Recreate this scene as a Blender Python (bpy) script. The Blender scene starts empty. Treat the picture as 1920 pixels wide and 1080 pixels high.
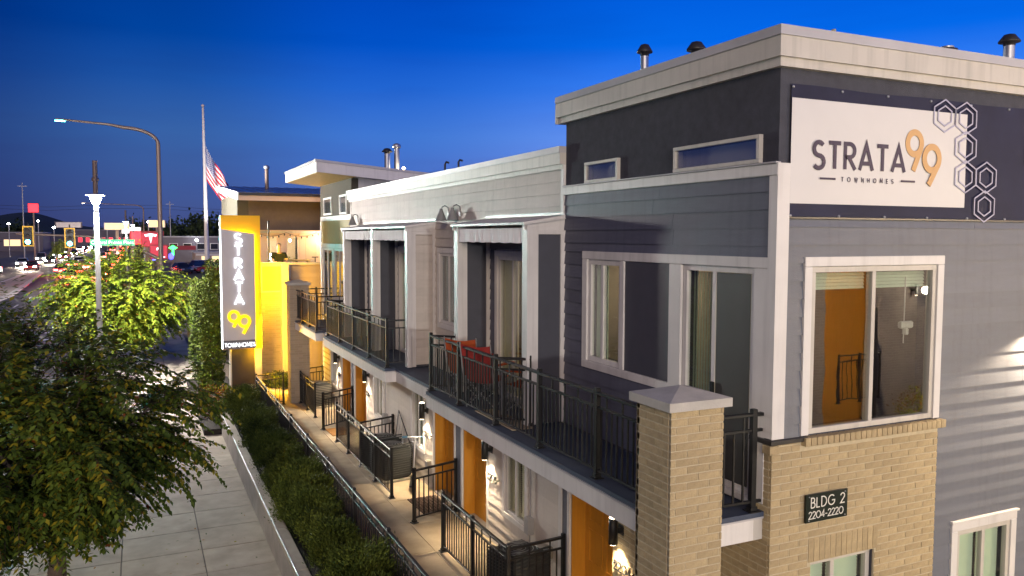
import bpy, math, random
import numpy as np
from mathutils import Vector, Matrix
rnd = random.Random(7)
SC = bpy.context.scene
COL = SC.collection
# ------------------------------------------------------------------ camera, sky, sun, exposure
cd = bpy.data.cameras.new('camera'); cam = bpy.data.objects.new('camera', cd); COL.objects.link(cam)
_R = np.array([[0.90634, -0.02473, 0.42183], [-0.42254, -0.05957, 0.90439], [0.00276, -0.99792, -0.06444]])
_Rt = Matrix([[_R[0][0], -_R[0][1], -_R[0][2]], [_R[1][0], -_R[1][1], -_R[1][2]], [_R[2][0], -_R[2][1], -_R[2][2]]])
cam.matrix_world = Matrix.Translation((-4.889, -5.198, 4.72)) @ _Rt.to_quaternion().to_matrix().to_4x4()
cd.sensor_width = 36.0; cd.lens = 1502.7 / 1920 * 36; cd.clip_start = 0.1; cd.clip_end = 12000
SC.camera = cam

def s2l(r, g, b):
    f = lambda c: (c / 255 / 12.92) if c / 255 <= 0.04045 else ((c / 255 + 0.055) / 1.055) ** 2.4
    return (f(r), f(g), f(b), 1)

W = bpy.data.worlds.new('World'); SC.world = W; W.use_nodes = True
nt = W.node_tree; nt.nodes.clear()
def wn(t): return nt.nodes.new(t)
o_ = wn('ShaderNodeOutputWorld'); bg = wn('ShaderNodeBackground'); tc = wn('ShaderNodeTexCoord')
sep = wn('ShaderNodeSeparateXYZ'); nt.links.new(tc.outputs['Generated'], sep.inputs[0])
cr = wn('ShaderNodeValToRGB'); nt.links.new(sep.outputs['Z'], cr.inputs[0])
el = cr.color_ramp.elements
el[0].position = 0.0; el[0].color = s2l(104, 100, 162)
el[1].position = 1.0; el[1].color = s2l(0, 22, 80)
for p, c in ((0.05, (98, 112, 184)), (0.12, (84, 124, 204)), (0.175, (46, 106, 204)), (0.225, (2, 86, 194)), (0.30, (0, 72, 180)), (0.5, (0, 46, 140))):
    e = el.new(p); e.color = s2l(*c)
dot = wn('ShaderNodeVectorMath'); dot.operation = 'DOT_PRODUCT'; nt.links.new(tc.outputs['Generated'], dot.inputs[0])
dot.inputs[1].default_value = (0.906, -0.4225, 0)
ar = wn('ShaderNodeValToRGB'); ar.color_ramp.interpolation = 'EASE'
mr = wn('ShaderNodeMapRange'); mr.inputs[1].default_value = -1; mr.inputs[2].default_value = 1
nt.links.new(dot.outputs['Value'], mr.inputs[0]); nt.links.new(mr.outputs[0], ar.inputs[0])
ae = ar.color_ramp.elements
ae[0].position = 0.20; ae[0].color = (0.12, 0.16, 0.22, 1)
ae[1].position = 0.60; ae[1].color = (1, 1, 1, 1)
e = ae.new(0.305); e.color = (0.28, 0.40, 0.42, 1)
e = ae.new(0.42); e.color = (0.38, 0.60, 0.70, 1)
# a few thin dusk clouds
cn = wn('ShaderNodeTexNoise'); cn.inputs['Scale'].default_value = 5; cn.inputs['Detail'].default_value = 5
cmap = wn('ShaderNodeMapping'); cmap.inputs['Scale'].default_value = (1, 1, 7)
nt.links.new(tc.outputs['Generated'], cmap.inputs[0]); nt.links.new(cmap.outputs[0], cn.inputs[0])
ccr = wn('ShaderNodeValToRGB'); nt.links.new(cn.outputs['Fac'], ccr.inputs[0])
ccr.color_ramp.elements[0].position = 0.5; ccr.color_ramp.elements[0].color = (1, 1, 1, 1)
ccr.color_ramp.elements[1].position = 0.75; ccr.color_ramp.elements[1].color = (0.98, 0.92, 0.94, 1)
m1 = wn('ShaderNodeMixRGB'); m1.blend_type = 'MULTIPLY'; m1.inputs[0].default_value = 1
m2 = wn('ShaderNodeMixRGB'); m2.blend_type = 'MULTIPLY'; m2.inputs[0].default_value = 1
nt.links.new(cr.outputs[0], m1.inputs[1]); nt.links.new(ar.outputs[0], m1.inputs[2])
nt.links.new(m1.outputs[0], m2.inputs[1]); nt.links.new(ccr.outputs[0], m2.inputs[2])
nt.links.new(m2.outputs[0], bg.inputs[0]); bg.inputs[1].default_value = 1.0
nt.links.new(bg.outputs[0], o_.inputs[0])

sd = bpy.data.lights.new('sun', 'SUN'); sun = bpy.data.objects.new('sun', sd); COL.objects.link(sun)
sd.energy = 1.0; sd.angle = math.radians(22); sd.color = (1.0, 0.78, 0.54)
sun.rotation_euler = Vector((0.50, 0.80, -0.32)).to_track_quat('-Z', 'Y').to_euler()
SC.view_settings.view_transform = 'Standard'; SC.view_settings.look = 'None'
SC.view_settings.exposure = 0.62; SC.view_settings.gamma = 1; SC.view_settings.use_curve_mapping = False
SC.cycles.use_denoising = True
SC.cycles.max_bounces = 7; SC.cycles.diffuse_bounces = 3; SC.cycles.glossy_bounces = 3
SC.cycles.transparent_max_bounces = 12; SC.cycles.sample_clamp_indirect = 4.0
SC.cycles.caustics_reflective = False; SC.cycles.caustics_refractive = False

# ------------------------------------------------------------------ materials
MAT = {}
def mat(key, col, rough=0.6, var=0.10, scale=6.0, bump=0.0, bscale=60.0, metal=0.0, stretch=(1, 1, 1), rand=0.0, spec=0.4, dirt=0.0, streak=0.0):
    m = bpy.data.materials.new(key); m.use_nodes = True; t = m.node_tree; N = t.nodes; L = t.links
    b = N['Principled BSDF']; b.inputs['Roughness'].default_value = rough; b.inputs['Metallic'].default_value = metal
    b.inputs['Specular IOR Level'].default_value = spec
    tcn = N.new('ShaderNodeTexCoord'); mp = N.new('ShaderNodeMapping'); mp.inputs['Scale'].default_value = stretch
    L.new(tcn.outputs['Object'], mp.inputs[0])
    n = N.new('ShaderNodeTexNoise'); n.inputs['Scale'].default_value = scale; n.inputs['Detail'].default_value = 6; n.inputs['Roughness'].default_value = 0.62
    L.new(mp.outputs[0], n.inputs[0])
    mrn = N.new('ShaderNodeMapRange'); mrn.inputs[1].default_value = 0.25; mrn.inputs[2].default_value = 0.75
    mrn.inputs[3].default_value = 1 - var; mrn.inputs[4].default_value = 1 + var
    L.new(n.outputs['Fac'], mrn.inputs[0])
    hsv = N.new('ShaderNodeHueSaturation'); hsv.inputs['Color'].default_value = (*col, 1)
    last = mrn.outputs[0]
    if rand:
        oi = N.new('ShaderNodeObjectInfo'); m3 = N.new('ShaderNodeMapRange')
        m3.inputs[3].default_value = 1 - rand; m3.inputs[4].default_value = 1 + rand
        L.new(oi.outputs['Random'], m3.inputs[0])
        mu = N.new('ShaderNodeMath'); mu.operation = 'MULTIPLY'; L.new(last, mu.inputs[0]); L.new(m3.outputs[0], mu.inputs[1]); last = mu.outputs[0]
    if dirt:
        n2 = N.new('ShaderNodeTexNoise'); n2.inputs['Scale'].default_value = 1.3; n2.inputs['Detail'].default_value = 8
        L.new(tcn.outputs['Object'], n2.inputs[0])
        m4 = N.new('ShaderNodeMapRange'); m4.inputs[1].default_value = 0.45; m4.inputs[2].default_value = 0.7
        m4.inputs[3].default_value = 1; m4.inputs[4].default_value = 1 - dirt
        L.new(n2.outputs['Fac'], m4.inputs[0])
        mu = N.new('ShaderNodeMath'); mu.operation = 'MULTIPLY'; L.new(last, mu.inputs[0]); L.new(m4.outputs[0], mu.inputs[1]); last = mu.outputs[0]
    if streak:
        mp2 = N.new('ShaderNodeMapping'); mp2.inputs['Scale'].default_value = (9, 9, 0.55); L.new(tcn.outputs['Object'], mp2.inputs[0])
        n5 = N.new('ShaderNodeTexNoise'); n5.inputs['Scale'].default_value = 1.6; n5.inputs['Detail'].default_value = 5; L.new(mp2.outputs[0], n5.inputs[0])
        m5 = N.new('ShaderNodeMapRange'); m5.inputs[1].default_value = 0.5; m5.inputs[2].default_value = 0.72; m5.inputs[3].default_value = 1; m5.inputs[4].default_value = 1 - streak
        L.new(n5.outputs['Fac'], m5.inputs[0])
        mu = N.new('ShaderNodeMath'); mu.operation = 'MULTIPLY'; L.new(last, mu.inputs[0]); L.new(m5.outputs[0], mu.inputs[1]); last = mu.outputs[0]
    L.new(last, hsv.inputs['Value']); L.new(hsv.outputs[0], b.inputs['Base Color'])
    if bump:
        n3 = N.new('ShaderNodeTexNoise'); n3.inputs['Scale'].default_value = bscale; n3.inputs['Detail'].default_value = 3
        L.new(mp.outputs[0], n3.inputs[0])
        bp = N.new('ShaderNodeBump'); bp.inputs['Strength'].default_value = bump; bp.inputs['Distance'].default_value = 0.01
        L.new(n3.outputs['Fac'], bp.inputs['Height']); L.new(bp.outputs[0], b.inputs['Normal'])
    MAT[key] = m; return m
def emit(key, col, s):
    m = bpy.data.materials.new(key); m.use_nodes = True; b = m.node_tree.nodes['Principled BSDF']
    b.inputs['Base Color'].default_value = (*[min(1, c * .8) for c in col], 1)
    b.inputs['Emission Color'].default_value = (*col, 1); b.inputs['Emission Strength'].default_value = s
    MAT[key] = m; return m
def glass(key, tint, refl=0.14, alpha_col=(0.75, 0.8, 0.78), rough=0.015):
    m = bpy.data.materials.new(key); m.use_nodes = True; t = m.node_tree; t.nodes.clear(); L = t.links
    o = t.nodes.new('ShaderNodeOutputMaterial'); mx = t.nodes.new('ShaderNodeMixShader'); tr = t.nodes.new('ShaderNodeBsdfTransparent')
    g = t.nodes.new('ShaderNodeBsdfGlossy'); fr = t.nodes.new('ShaderNodeFresnel'); fr.inputs[0].default_value = 1.5
    tr.inputs[0].default_value = (*alpha_col, 1); g.inputs['Roughness'].default_value = rough; g.inputs['Color'].default_value = (*tint, 1)
    nz = t.nodes.new('ShaderNodeTexNoise'); nz.inputs['Scale'].default_value = 2.2; bp = t.nodes.new('ShaderNodeBump')
    bp.inputs['Strength'].default_value = 0.03; bp.inputs['Distance'].default_value = 0.02
    tcn = t.nodes.new('ShaderNodeTexCoord'); L.new(tcn.outputs['Object'], nz.inputs[0])
    L.new(nz.outputs['Fac'], bp.inputs['Height']); L.new(bp.outputs[0], g.inputs['Normal'])
    ad = t.nodes.new('ShaderNodeMath'); ad.operation = 'ADD'; ad.use_clamp = True; ad.inputs[1].default_value = refl
    L.new(fr.outputs[0], ad.inputs[0]); ge = t.nodes.new('ShaderNodeNewGeometry'); iv = t.nodes.new('ShaderNodeMath'); iv.operation = 'SUBTRACT'; iv.inputs[0].default_value = 1.0
    L.new(ge.outputs['Backfacing'], iv.inputs[1]); ml = t.nodes.new('ShaderNodeMath'); ml.operation = 'MULTIPLY'; L.new(ad.outputs[0], ml.inputs[0]); L.new(iv.outputs[0], ml.inputs[1])
    L.new(ml.outputs[0], mx.inputs[0]); L.new(tr.outputs[0], mx.inputs[1]); L.new(g.outputs[0], mx.inputs[2])
    L.new(mx.outputs[0], o.inputs[0]); MAT[key] = m; return m
def brickmat(key, c1, c2, mortar, axis, bw=0.225, rh=0.065):
    m = bpy.data.materials.new(key); m.use_nodes = True; t = m.node_tree; L = t.links; b = t.nodes['Principled BSDF']
    b.inputs['Roughness'].default_value = 0.85
    tcn = t.nodes.new('ShaderNodeTexCoord'); s = t.nodes.new('ShaderNodeSeparateXYZ'); c = t.nodes.new('ShaderNodeCombineXYZ')
    L.new(tcn.outputs['Object'], s.inputs[0])
    ad = t.nodes.new('ShaderNodeMath'); L.new(s.outputs[0], ad.inputs[0]); L.new(s.outputs[1], ad.inputs[1])
    L.new(ad.outputs[0], c.inputs[0]); L.new(s.outputs[2], c.inputs[1])
    br = t.nodes.new('ShaderNodeTexBrick'); L.new(c.outputs[0], br.inputs[0])
    br.inputs['Color1'].default_value = (*c1, 1); br.inputs['Color2'].default_value = (*c2, 1); br.inputs['Mortar'].default_value = (*mortar, 1)
    br.inputs['Scale'].default_value = 1; br.inputs['Mortar Size'].default_value = 0.005
    br.inputs['Brick Width'].default_value = bw; br.inputs['Row Height'].default_value = rh
    L.new(br.outputs[0], b.inputs['Base Color'])
    bp = t.nodes.new('ShaderNodeBump'); bp.invert = True; bp.inputs['Strength'].default_value = 0.6; bp.inputs['Distance'].default_value = 0.008
    L.new(br.outputs['Fac'], bp.inputs['Height']); L.new(bp.outputs[0], b.inputs['Normal'])
    MAT[key] = m; return m

mat('charcoal_board', (0.092, 0.096, 0.132), 0.55, 0.10, 3, 0.25, 40, stretch=(1, 1, 6), rand=0.09, streak=0.14)
mat('grey_board', (0.122, 0.132, 0.158), 0.5, 0.08, 3, 0.2, 40, stretch=(1, 1, 6), rand=0.06, streak=0.12)
mat('charcoal_stucco', (0.068, 0.070, 0.086), 0.95, 0.18, 9, 0.8, 110, spec=0.1, dirt=0.12)
mat('flat_panel', (0.058, 0.060, 0.076), 0.5, 0.10, 5, 0.25, 200)
mat('light_board', (0.50, 0.455, 0.41), 0.6, 0.05, 3, 0.2, 40, stretch=(1, 1, 5), rand=0.06, dirt=0.10, streak=0.10)
mat('white_trim', (0.62, 0.60, 0.58), 0.5, 0.04, 4, 0.08, 60, dirt=0.10, streak=0.12)
mat('cream_cap', (0.50, 0.47, 0.42), 0.5, 0.04, 4, 0.05, 60, dirt=0.10, streak=0.16)
mat('cap_flashing', (0.42, 0.41, 0.42), 0.4, 0.05, 4, spec=0.5, dirt=0.14)
mat('brick_tan', (0.37, 0.29, 0.165), 0.85, 0.18, 18, 0.7, 80, rand=0.11, dirt=0.08)
mat('mortar', (0.45, 0.385, 0.265), 0.95, 0.1, 30, 0.4, 120)
brickmat('brick_far', (0.37, 0.29, 0.20), (0.30, 0.235, 0.16), (0.36, 0.31, 0.24), 0)
brickmat('brick_neighbour', (0.26, 0.22, 0.20), (0.20, 0.17, 0.155), (0.34, 0.31, 0.28), 0)
mat('orange_door', (0.46, 0.205, 0.022), 0.42, 0.14, 2.5, 0.15, 30, stretch=(6, 6, 0.7))
mat('black_metal', (0.012, 0.012, 0.012), 0.42, 0.1, 10, spec=0.35)
mat('dark_bronze', (0.03, 0.027, 0.025), 0.4, 0.1, 10, spec=0.5)
mat('deck_floor', (0.045, 0.060, 0.095), 0.62, 0.22, 3, 0.3, 70, dirt=0.3)
mat('concrete', (0.44, 0.355, 0.235), 0.85, 0.14, 4, 0.3, 90, rand=0.09, dirt=0.30)
mat('concrete_grey', (0.34, 0.30, 0.235), 0.85, 0.14, 4, 0.3, 90, rand=0.09, dirt=0.30)
mat('wall_concrete', (0.30, 0.27, 0.235), 0.85, 0.16, 5, 0.4, 60, dirt=0.25)
mat('joint', (0.10, 0.095, 0.085), 0.95, 0.1, 20)
mat('asphalt', (0.062, 0.056, 0.052), 0.62, 0.18, 3, 0.4, 160, dirt=0.2)
mat('ground_dirt', (0.16, 0.125, 0.085), 0.95, 0.25, 0.6, 0.4, 20)
mat('mulch', (0.022, 0.018, 0.015), 0.95, 0.4, 40, 1.0, 60)
mat('white_paint', (0.62, 0.6, 0.56), 0.6, 0.2, 12)
mat('kerb', (0.42, 0.40, 0.36), 0.8, 0.14, 6, 0.2, 80)
mat('steel', (0.42, 0.43, 0.46), 0.48, 0.08, 5, metal=0.85)
mat('galvanised', (0.38, 0.38, 0.38), 0.42, 0.12, 8, metal=0.7)
mat('bronze_pole', (0.16, 0.115, 0.095), 0.45, 0.1, 8, metal=0.2)
mat('pale_pole', (0.30, 0.30, 0.30), 0.5, 0.05, 8)
mat('roof_membrane', (0.35, 0.35, 0.37), 0.7, 0.1, 2)
mat('metal_roof', (0.16, 0.20, 0.30), 0.3, 0.08, 3, metal=0.5)
mat('olive_stucco', (0.075, 0.068, 0.05), 0.9, 0.1, 8, 0.5, 120)
mat('olive_panel', (0.36, 0.31, 0.12), 0.7, 0.08, 6, 0.3, 90)
mat('brown_stucco', (0.115, 0.09, 0.075), 0.9, 0.1, 8, 0.5, 120)
mat('soffit_wood', (0.55, 0.40, 0.16), 0.6, 0.15, 4, stretch=(8, 1, 1))
mat('tan_board', (0.34, 0.27, 0.205), 0.65, 0.06, 3, 0.2, 40, rand=0.04)
mat('yellow_paint', (0.90, 0.52, 0.006), 0.5, 0.04, 3)
mat('sign_grey', (0.56, 0.545, 0.56), 0.5, 0.04, 3)
mat('sign_dark', (0.13, 0.13, 0.14), 0.5, 0.04, 3)
mat('recess_dark', (0.045, 0.035, 0.03), 0.8, 0.1, 5)
mat('peach_trim', (0.72, 0.55, 0.42), 0.6, 0.04, 4)
mat('banner_navy', (0.014, 0.016, 0.042), 0.62, 0.25, 2.5, 0.35, 5, spec=0.2)
mat('banner_white', (0.58, 0.565, 0.555), 0.5, 0.03, 2, 0.2, 5)
mat('ink_plum', (0.050, 0.035, 0.065), 0.6, 0.05, 6)
mat('ink_gold', (0.56, 0.335, 0.145), 0.6, 0.05, 6)
mat('ink_lilac', (0.40, 0.39, 0.50), 0.6, 0.05, 6)
mat('plaque_black', (0.010, 0.016, 0.012), 0.3, 0.1, 6)
mat('plaque_letters', (0.72, 0.70, 0.64), 0.4, 0.03, 6)
mat('numeral_black', (0.02, 0.02, 0.02), 0.4, 0.03, 6)
mat('blind', (0.66, 0.76, 0.62), 0.7, 0.06, 6)
mat('blind_cream', (0.76, 0.68, 0.50), 0.7, 0.06, 6)
mat('interior', (0.20, 0.17, 0.14), 0.9, 0.15, 1.5)
mat('interior_warm', (0.62, 0.50, 0.36), 0.9, 0.08, 1.5)
mat('screen_mesh', (0.055, 0.055, 0.05), 0.55, 0.12, 3, 0.1, 300)
mat('red_cloth', (0.30, 0.030, 0.025), 0.8, 0.12, 14, 0.3, 120)
mat('orange_cloth', (0.36, 0.065, 0.015), 0.8, 0.12, 14, 0.3, 120)
mat('canvas', (0.86, 0.86, 0.87), 0.75, 0.05, 6, 0.35, 9, stretch=(1, 3, 0.4))
mat('barn_shade', (0.20, 0.205, 0.205), 0.5, 0.06, 6)
mat('ac_body', (0.035, 0.037, 0.036), 0.6, 0.1, 10)
mat('ac_beige', (0.30, 0.27, 0.21), 0.7, 0.1, 6)
mat('grey_plastic', (0.30, 0.30, 0.30), 0.5, 0.05, 8)
mat('blue_plastic', (0.04, 0.12, 0.2), 0.5, 0.05, 8)
mat('rubber', (0.015, 0.015, 0.015), 0.8, 0.05, 8)
mat('orange_mat', (0.42, 0.20, 0.05), 0.95, 0.2, 30, 0.6, 200)
mat('brown_mat', (0.09, 0.06, 0.045), 0.95, 0.3, 14, 0.6, 100)
mat('bark', (0.11, 0.08, 0.055), 0.95, 0.3, 12, 0.9, 30)
mat('bark_twig', (0.07, 0.05, 0.03), 0.9, 0.2, 12)
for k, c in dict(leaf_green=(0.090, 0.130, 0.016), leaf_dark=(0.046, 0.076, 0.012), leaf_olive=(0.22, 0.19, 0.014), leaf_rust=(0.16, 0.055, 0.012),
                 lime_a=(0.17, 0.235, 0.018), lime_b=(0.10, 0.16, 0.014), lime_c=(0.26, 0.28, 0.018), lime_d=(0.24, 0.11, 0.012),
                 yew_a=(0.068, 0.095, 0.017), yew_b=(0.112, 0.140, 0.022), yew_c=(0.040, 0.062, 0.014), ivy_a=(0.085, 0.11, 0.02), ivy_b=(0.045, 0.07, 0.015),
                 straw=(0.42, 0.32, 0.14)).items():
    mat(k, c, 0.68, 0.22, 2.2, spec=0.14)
mat('skin', (0.52, 0.33, 0.25), 0.6, 0.05, 20)
mat('tshirt', (0.012, 0.018, 0.015), 0.9, 0.1, 20)
mat('trousers', (0.03, 0.035, 0.05), 0.9, 0.1, 20)
mat('hair', (0.25, 0.22, 0.19), 0.8, 0.1, 40)
mat('car_dark', (0.03, 0.035, 0.045), 0.25, 0.05, 3, spec=0.6)
mat('car_silver', (0.36, 0.37, 0.39), 0.28, 0.05, 3, metal=0.5)
mat('car_red', (0.22, 0.02, 0.02), 0.25, 0.05, 3, spec=0.6)
mat('car_white', (0.6, 0.6, 0.6), 0.3, 0.05, 3)
mat('car_glass', (0.012, 0.014, 0.016), 0.08, 0.05, 3, spec=0.8)
mat('hill', (0.012, 0.030, 0.034), 0.95, 0.3, 0.004)
mat('far_wall', (0.12, 0.11, 0.13), 0.8, 0.1, 0.5)
mat('far_beige', (0.34, 0.28, 0.24), 0.8, 0.1, 0.5)
mat('far_tree', (0.022, 0.040, 0.014), 0.9, 0.4, 0.8)
mat('sign_red', (0.30, 0.02, 0.03), 0.5, 0.1, 1)
mat('sign_yellow_frame', (0.75, 0.42, 0.02), 0.5, 0.05, 4)
mat('dry_grass', (0.20, 0.15, 0.065), 0.95, 0.3, 0.8, 0.5, 12)
mat('green_grass', (0.05, 0.085, 0.02), 0.95, 0.3, 0.8, 0.5, 12)
glass('pane', (1, 1, 1), 0.12, (0.90, 0.93, 0.90))
glass('pane_mirror', (1, 1, 1), 0.28, (0.9, 0.93, 0.9), 0.006)
glass('pane_dark', (0.9, 0.95, 1), 0.15, (0.72, 0.75, 0.76))
glass('pane_high', (0.8, 0.88, 1), 0.22, (0.8, 0.8, 0.8), 0.12)
emit('lamp_glow', (1.0, 0.80, 0.55), 14)
emit('street_glow', (0.95, 0.97, 1.0), 60)
emit('letter_white', (0.92, 0.94, 1.0), 1.25)
emit('letter_yellow', (1.0, 0.66, 0.0), 1.0)
emit('led_white', (0.9, 0.97, 1.0), 1.6)
emit('led_yellow', (1.0, 0.60, 0.01), 40)
emit('head_glow', (1.0, 0.88, 0.72), 150)
emit('head_cool', (0.85, 0.93, 1.0), 45)
emit('tail_glow', (1.0, 0.04, 0.03), 30)
emit('green_glow', (0.12, 1.0, 0.80), 22)
emit('sign_white_glow', (0.95, 0.97, 1.0), 1.3)
emit('sign_green', (0.03, 0.50, 0.20), 0.55)
emit('sign_amber', (1.0, 0.84, 0.35), 0.6)
emit('red_glow', (1.0, 0.03, 0.05), 1.6)
emit('red_dim', (0.55, 0.02, 0.05), 0.35)
emit('blue_glow', (0.05, 0.05, 1.0), 5)
emit('neon_green', (0.05, 1.0, 0.15), 3)
emit('warm_window', (1.0, 0.70, 0.34), 0.9)
emit('warm_bulb', (1.0, 0.8, 0.5), 10)
emit('orange_window', (1.0, 0.55, 0.15), 0.8)

# ------------------------------------------------------------------ mesh helpers
class MB:
    def __init__(s): s.v = []; s.f = []; s.m = []; s.sm = []
    def add(s, vs, fs, mi=0, smooth=False):
        n = len(s.v); s.v += [tuple(p) for p in vs]
        for f in fs: s.f.append(tuple(i + n for i in f)); s.m.append(mi); s.sm.append(smooth)
        return s
    def box(s, x0, x1, y0, y1, z0, z1, mi=0):
        if x0 > x1: x0, x1 = x1, x0
        if y0 > y1: y0, y1 = y1, y0
        if z0 > z1: z0, z1 = z1, z0
        return s.add([(x0, y0, z0), (x1, y0, z0), (x1, y1, z0), (x0, y1, z0), (x0, y0, z1), (x1, y0, z1), (x1, y1, z1), (x0, y1, z1)],
              [(0, 3, 2, 1), (4, 5, 6, 7), (0, 1, 5, 4), (1, 2, 6, 5), (2, 3, 7, 6), (3, 0, 4, 7)], mi)
    def cbox(s, x0, x1, y0, y1, z0, z1, c=0.004, mi=0):   # chamfered box
        if x0 > x1: x0, x1 = x1, x0
        if y0 > y1: y0, y1 = y1, y0
        vs = []
        for (z, i) in ((z0, c), (z0 + c, 0), (z1 - c, 0), (z1, c)):
            vs += [(x0 + i, y0 + i, z), (x1 - i, y0 + i, z), (x1 - i, y1 - i, z), (x0 + i, y1 - i, z)]
        fs = [(3, 2, 1, 0), (12, 13, 14, 15)]
        for k in range(3):
            for j in range(4):
                a = k * 4 + j; b = k * 4 + (j + 1) % 4; fs.append((a, b, b + 4, a + 4))
        return s.add(vs, fs, mi)
    def prism(s, poly, axis, a0, a1, mi=0):               # poly in the two remaining axes, extruded along axis
        n = len(poly)
        def P(p, a):
            return (a, p[0], p[1]) if axis == 'x' else (p[0], a, p[1]) if axis == 'y' else (p[0], p[1], a)
        vs = [P(p, a0) for p in poly] + [P(p, a1) for p in poly]
        fs = [tuple(range(n - 1, -1, -1)), tuple(range(n, 2 * n))]
        for i in range(n): j = (i + 1) % n; fs.append((i, j, j + n, i + n))
        return s.add(vs, fs, mi)
    def tube(s, pts, rad, n=8, mi=0, cap=True, smooth=True):
        pts = [Vector(p) for p in pts]; rs = rad if isinstance(rad, (list, tuple)) else [rad] * len(pts)
        vs = []; prev = None
        for i, p in enumerate(pts):
            d = (pts[min(i + 1, len(pts) - 1)] - pts[max(i - 1, 0)]).normalized()
            if prev is None:
                u = d.cross(Vector((0, 0, 1))); u = u.normalized() if u.length > 1e-3 else Vector((1, 0, 0))
            else:
                u = (prev - d * prev.dot(d)).normalized()
            prev = u; w = d.cross(u)
            for k in range(n):
                a = 2 * math.pi * k / n; vs.append(p + (u * math.cos(a) + w * math.sin(a)) * rs[i])
        fs = []
        for i in range(len(pts) - 1):
            for k in range(n):
                a = i * n + k; b = i * n + (k + 1) % n; fs.append((a, b, b + n, a + n))
        s.add(vs, fs, mi, smooth)
        if cap:
            m = len(pts) - 1
            s.add(vs[:n], [tuple(range(n - 1, -1, -1))], mi); s.add(vs[m * n:], [tuple(range(n))], mi)
        return s
    def lathe(s, c, prof, n=16, mi=0, smooth=True):       # prof (r, z)
        vs = []; fs = []
        for r, z in prof:
            for k in range(n):
                a = 2 * math.pi * k / n; vs.append((c[0] + r * math.cos(a), c[1] + r * math.sin(a), c[2] + z))
        for i in range(len(prof) - 1):
            for k in range(n):
                a = i * n + k; b = i * n + (k + 1) % n; fs.append((a, b, b + n, a + n))
        s.add(vs, fs, mi, smooth)
        m = (len(prof) - 1) * n
        s.add(vs[:n], [tuple(range(n - 1, -1, -1))], mi); s.add(vs[m:], [tuple(range(n))], mi)
        return s
    def stroke(s, pts, w, plane, closed=False, d=0.01, mi=0):
        """flat stroke of width w with thickness d; plane(u, v, t) -> 3D point"""
        pts = [Vector((p[0], p[1])) for p in pts]; n = len(pts); L = []; R_ = []
        for i in range(n):
            if closed: a, b = pts[i - 1], pts[(i + 1) % n]; 
            else: a, b = pts[max(i - 1, 0)], pts[min(i + 1, n - 1)]
            d1 = (pts[i] - a); d2 = (b - pts[i])
            d1 = d1.normalized() if d1.length > 1e-9 else d2.normalized(); d2 = d2.normalized() if d2.length > 1e-9 else d1
            t = d1 + d2
            t = t.normalized() if t.length > 1e-6 else d1
            nn = Vector((-t.y, t.x)); k = max(0.35, abs(nn.dot(Vector((-d1.y, d1.x)))))
            L.append(pts[i] + nn * (w / 2 / k)); R_.append(pts[i] - nn * (w / 2 / k))
        vs = [plane(p.x, p.y, d) for p in L] + [plane(p.x, p.y, d) for p in R_] + [plane(p.x, p.y, 0) for p in L] + [plane(p.x, p.y, 0) for p in R_]
        fs = []
        for i in range(n if closed else n - 1):
            j = (i + 1) % n
            fs += [(i, j, n + j, n + i), (i, 2 * n + i, 2 * n + j, j), (n + i, n + j, 3 * n + j, 3 * n + i)]
        if not closed: fs += [(0, n, 3 * n, 2 * n), (n - 1, 3 * n - 1, 4 * n - 1, 2 * n - 1)]
        return s.add(vs, fs, mi)
    def mesh(s, name, mats):
        me = bpy.data.meshes.new(name); me.from_pydata(s.v, [], s.f)
        for k in (mats if isinstance(mats, (list, tuple)) else [mats]): me.materials.append(MAT[k])
        if s.m: me.polygons.foreach_set('material_index', s.m); me.polygons.foreach_set('use_smooth', s.sm)
        me.update(); return me

def link(name, data, parent=None, loc=None, rotz=0, **kw):
    o = bpy.data.objects.new(name, data); COL.objects.link(o)
    if parent is not None: o.parent = parent
    if loc is not None: o.location = loc
    if rotz: o.rotation_euler = (0, 0, rotz)
    for k, v in kw.items(): o[k] = v
    return o
def part(name, mb, mats, parent=None, loc=None, rotz=0, **kw): return link(name, mb.mesh(name, mats), parent, loc, rotz, **kw)
def thing(name, label, cat, loc=(0, 0, 0), rotz=0, group=None):
    o = link(name, None, None, loc, rotz, label=label, category=cat); o.empty_display_size = 0.2
    if group: o['group'] = group
    return o
def solo(name, mb, mats, label, cat, loc=None, rotz=0, group=None):
    o = part(name, mb, mats, None, loc, rotz, label=label, category=cat)
    if group: o['group'] = group
    return o
def struct(name, mb, mats, parent=None, **kw):
    return part(name, mb, mats, parent, **({'kind': 'structure'} if parent is None else {}), **kw)
def copy_tree(o, parent=None):
    c = o.copy(); COL.objects.link(c)
    if parent is not None: c.parent = parent
    for ch in list(o.children): copy_tree(ch, c)
    return c
def light(name, typ, loc, energy, col, parent=None, target=None, size=0.1, spot=None, blend=0.6, sy=None):
    l = bpy.data.lights.new(name, typ); l.energy = energy; l.color = col
    if typ == 'AREA':
        l.size = size
        if sy: l.shape = 'RECTANGLE'; l.size_y = sy
    else: l.shadow_soft_size = size
    if spot: l.spot_size = math.radians(spot); l.spot_blend = blend
    o = bpy.data.objects.new(name, l); COL.objects.link(o); o.location = loc
    if target is not None: o.rotation_euler = (Vector(target) - Vector(loc)).to_track_quat('-Z', 'Y').to_euler()
    if parent is not None: o.parent = parent
    return o

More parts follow.
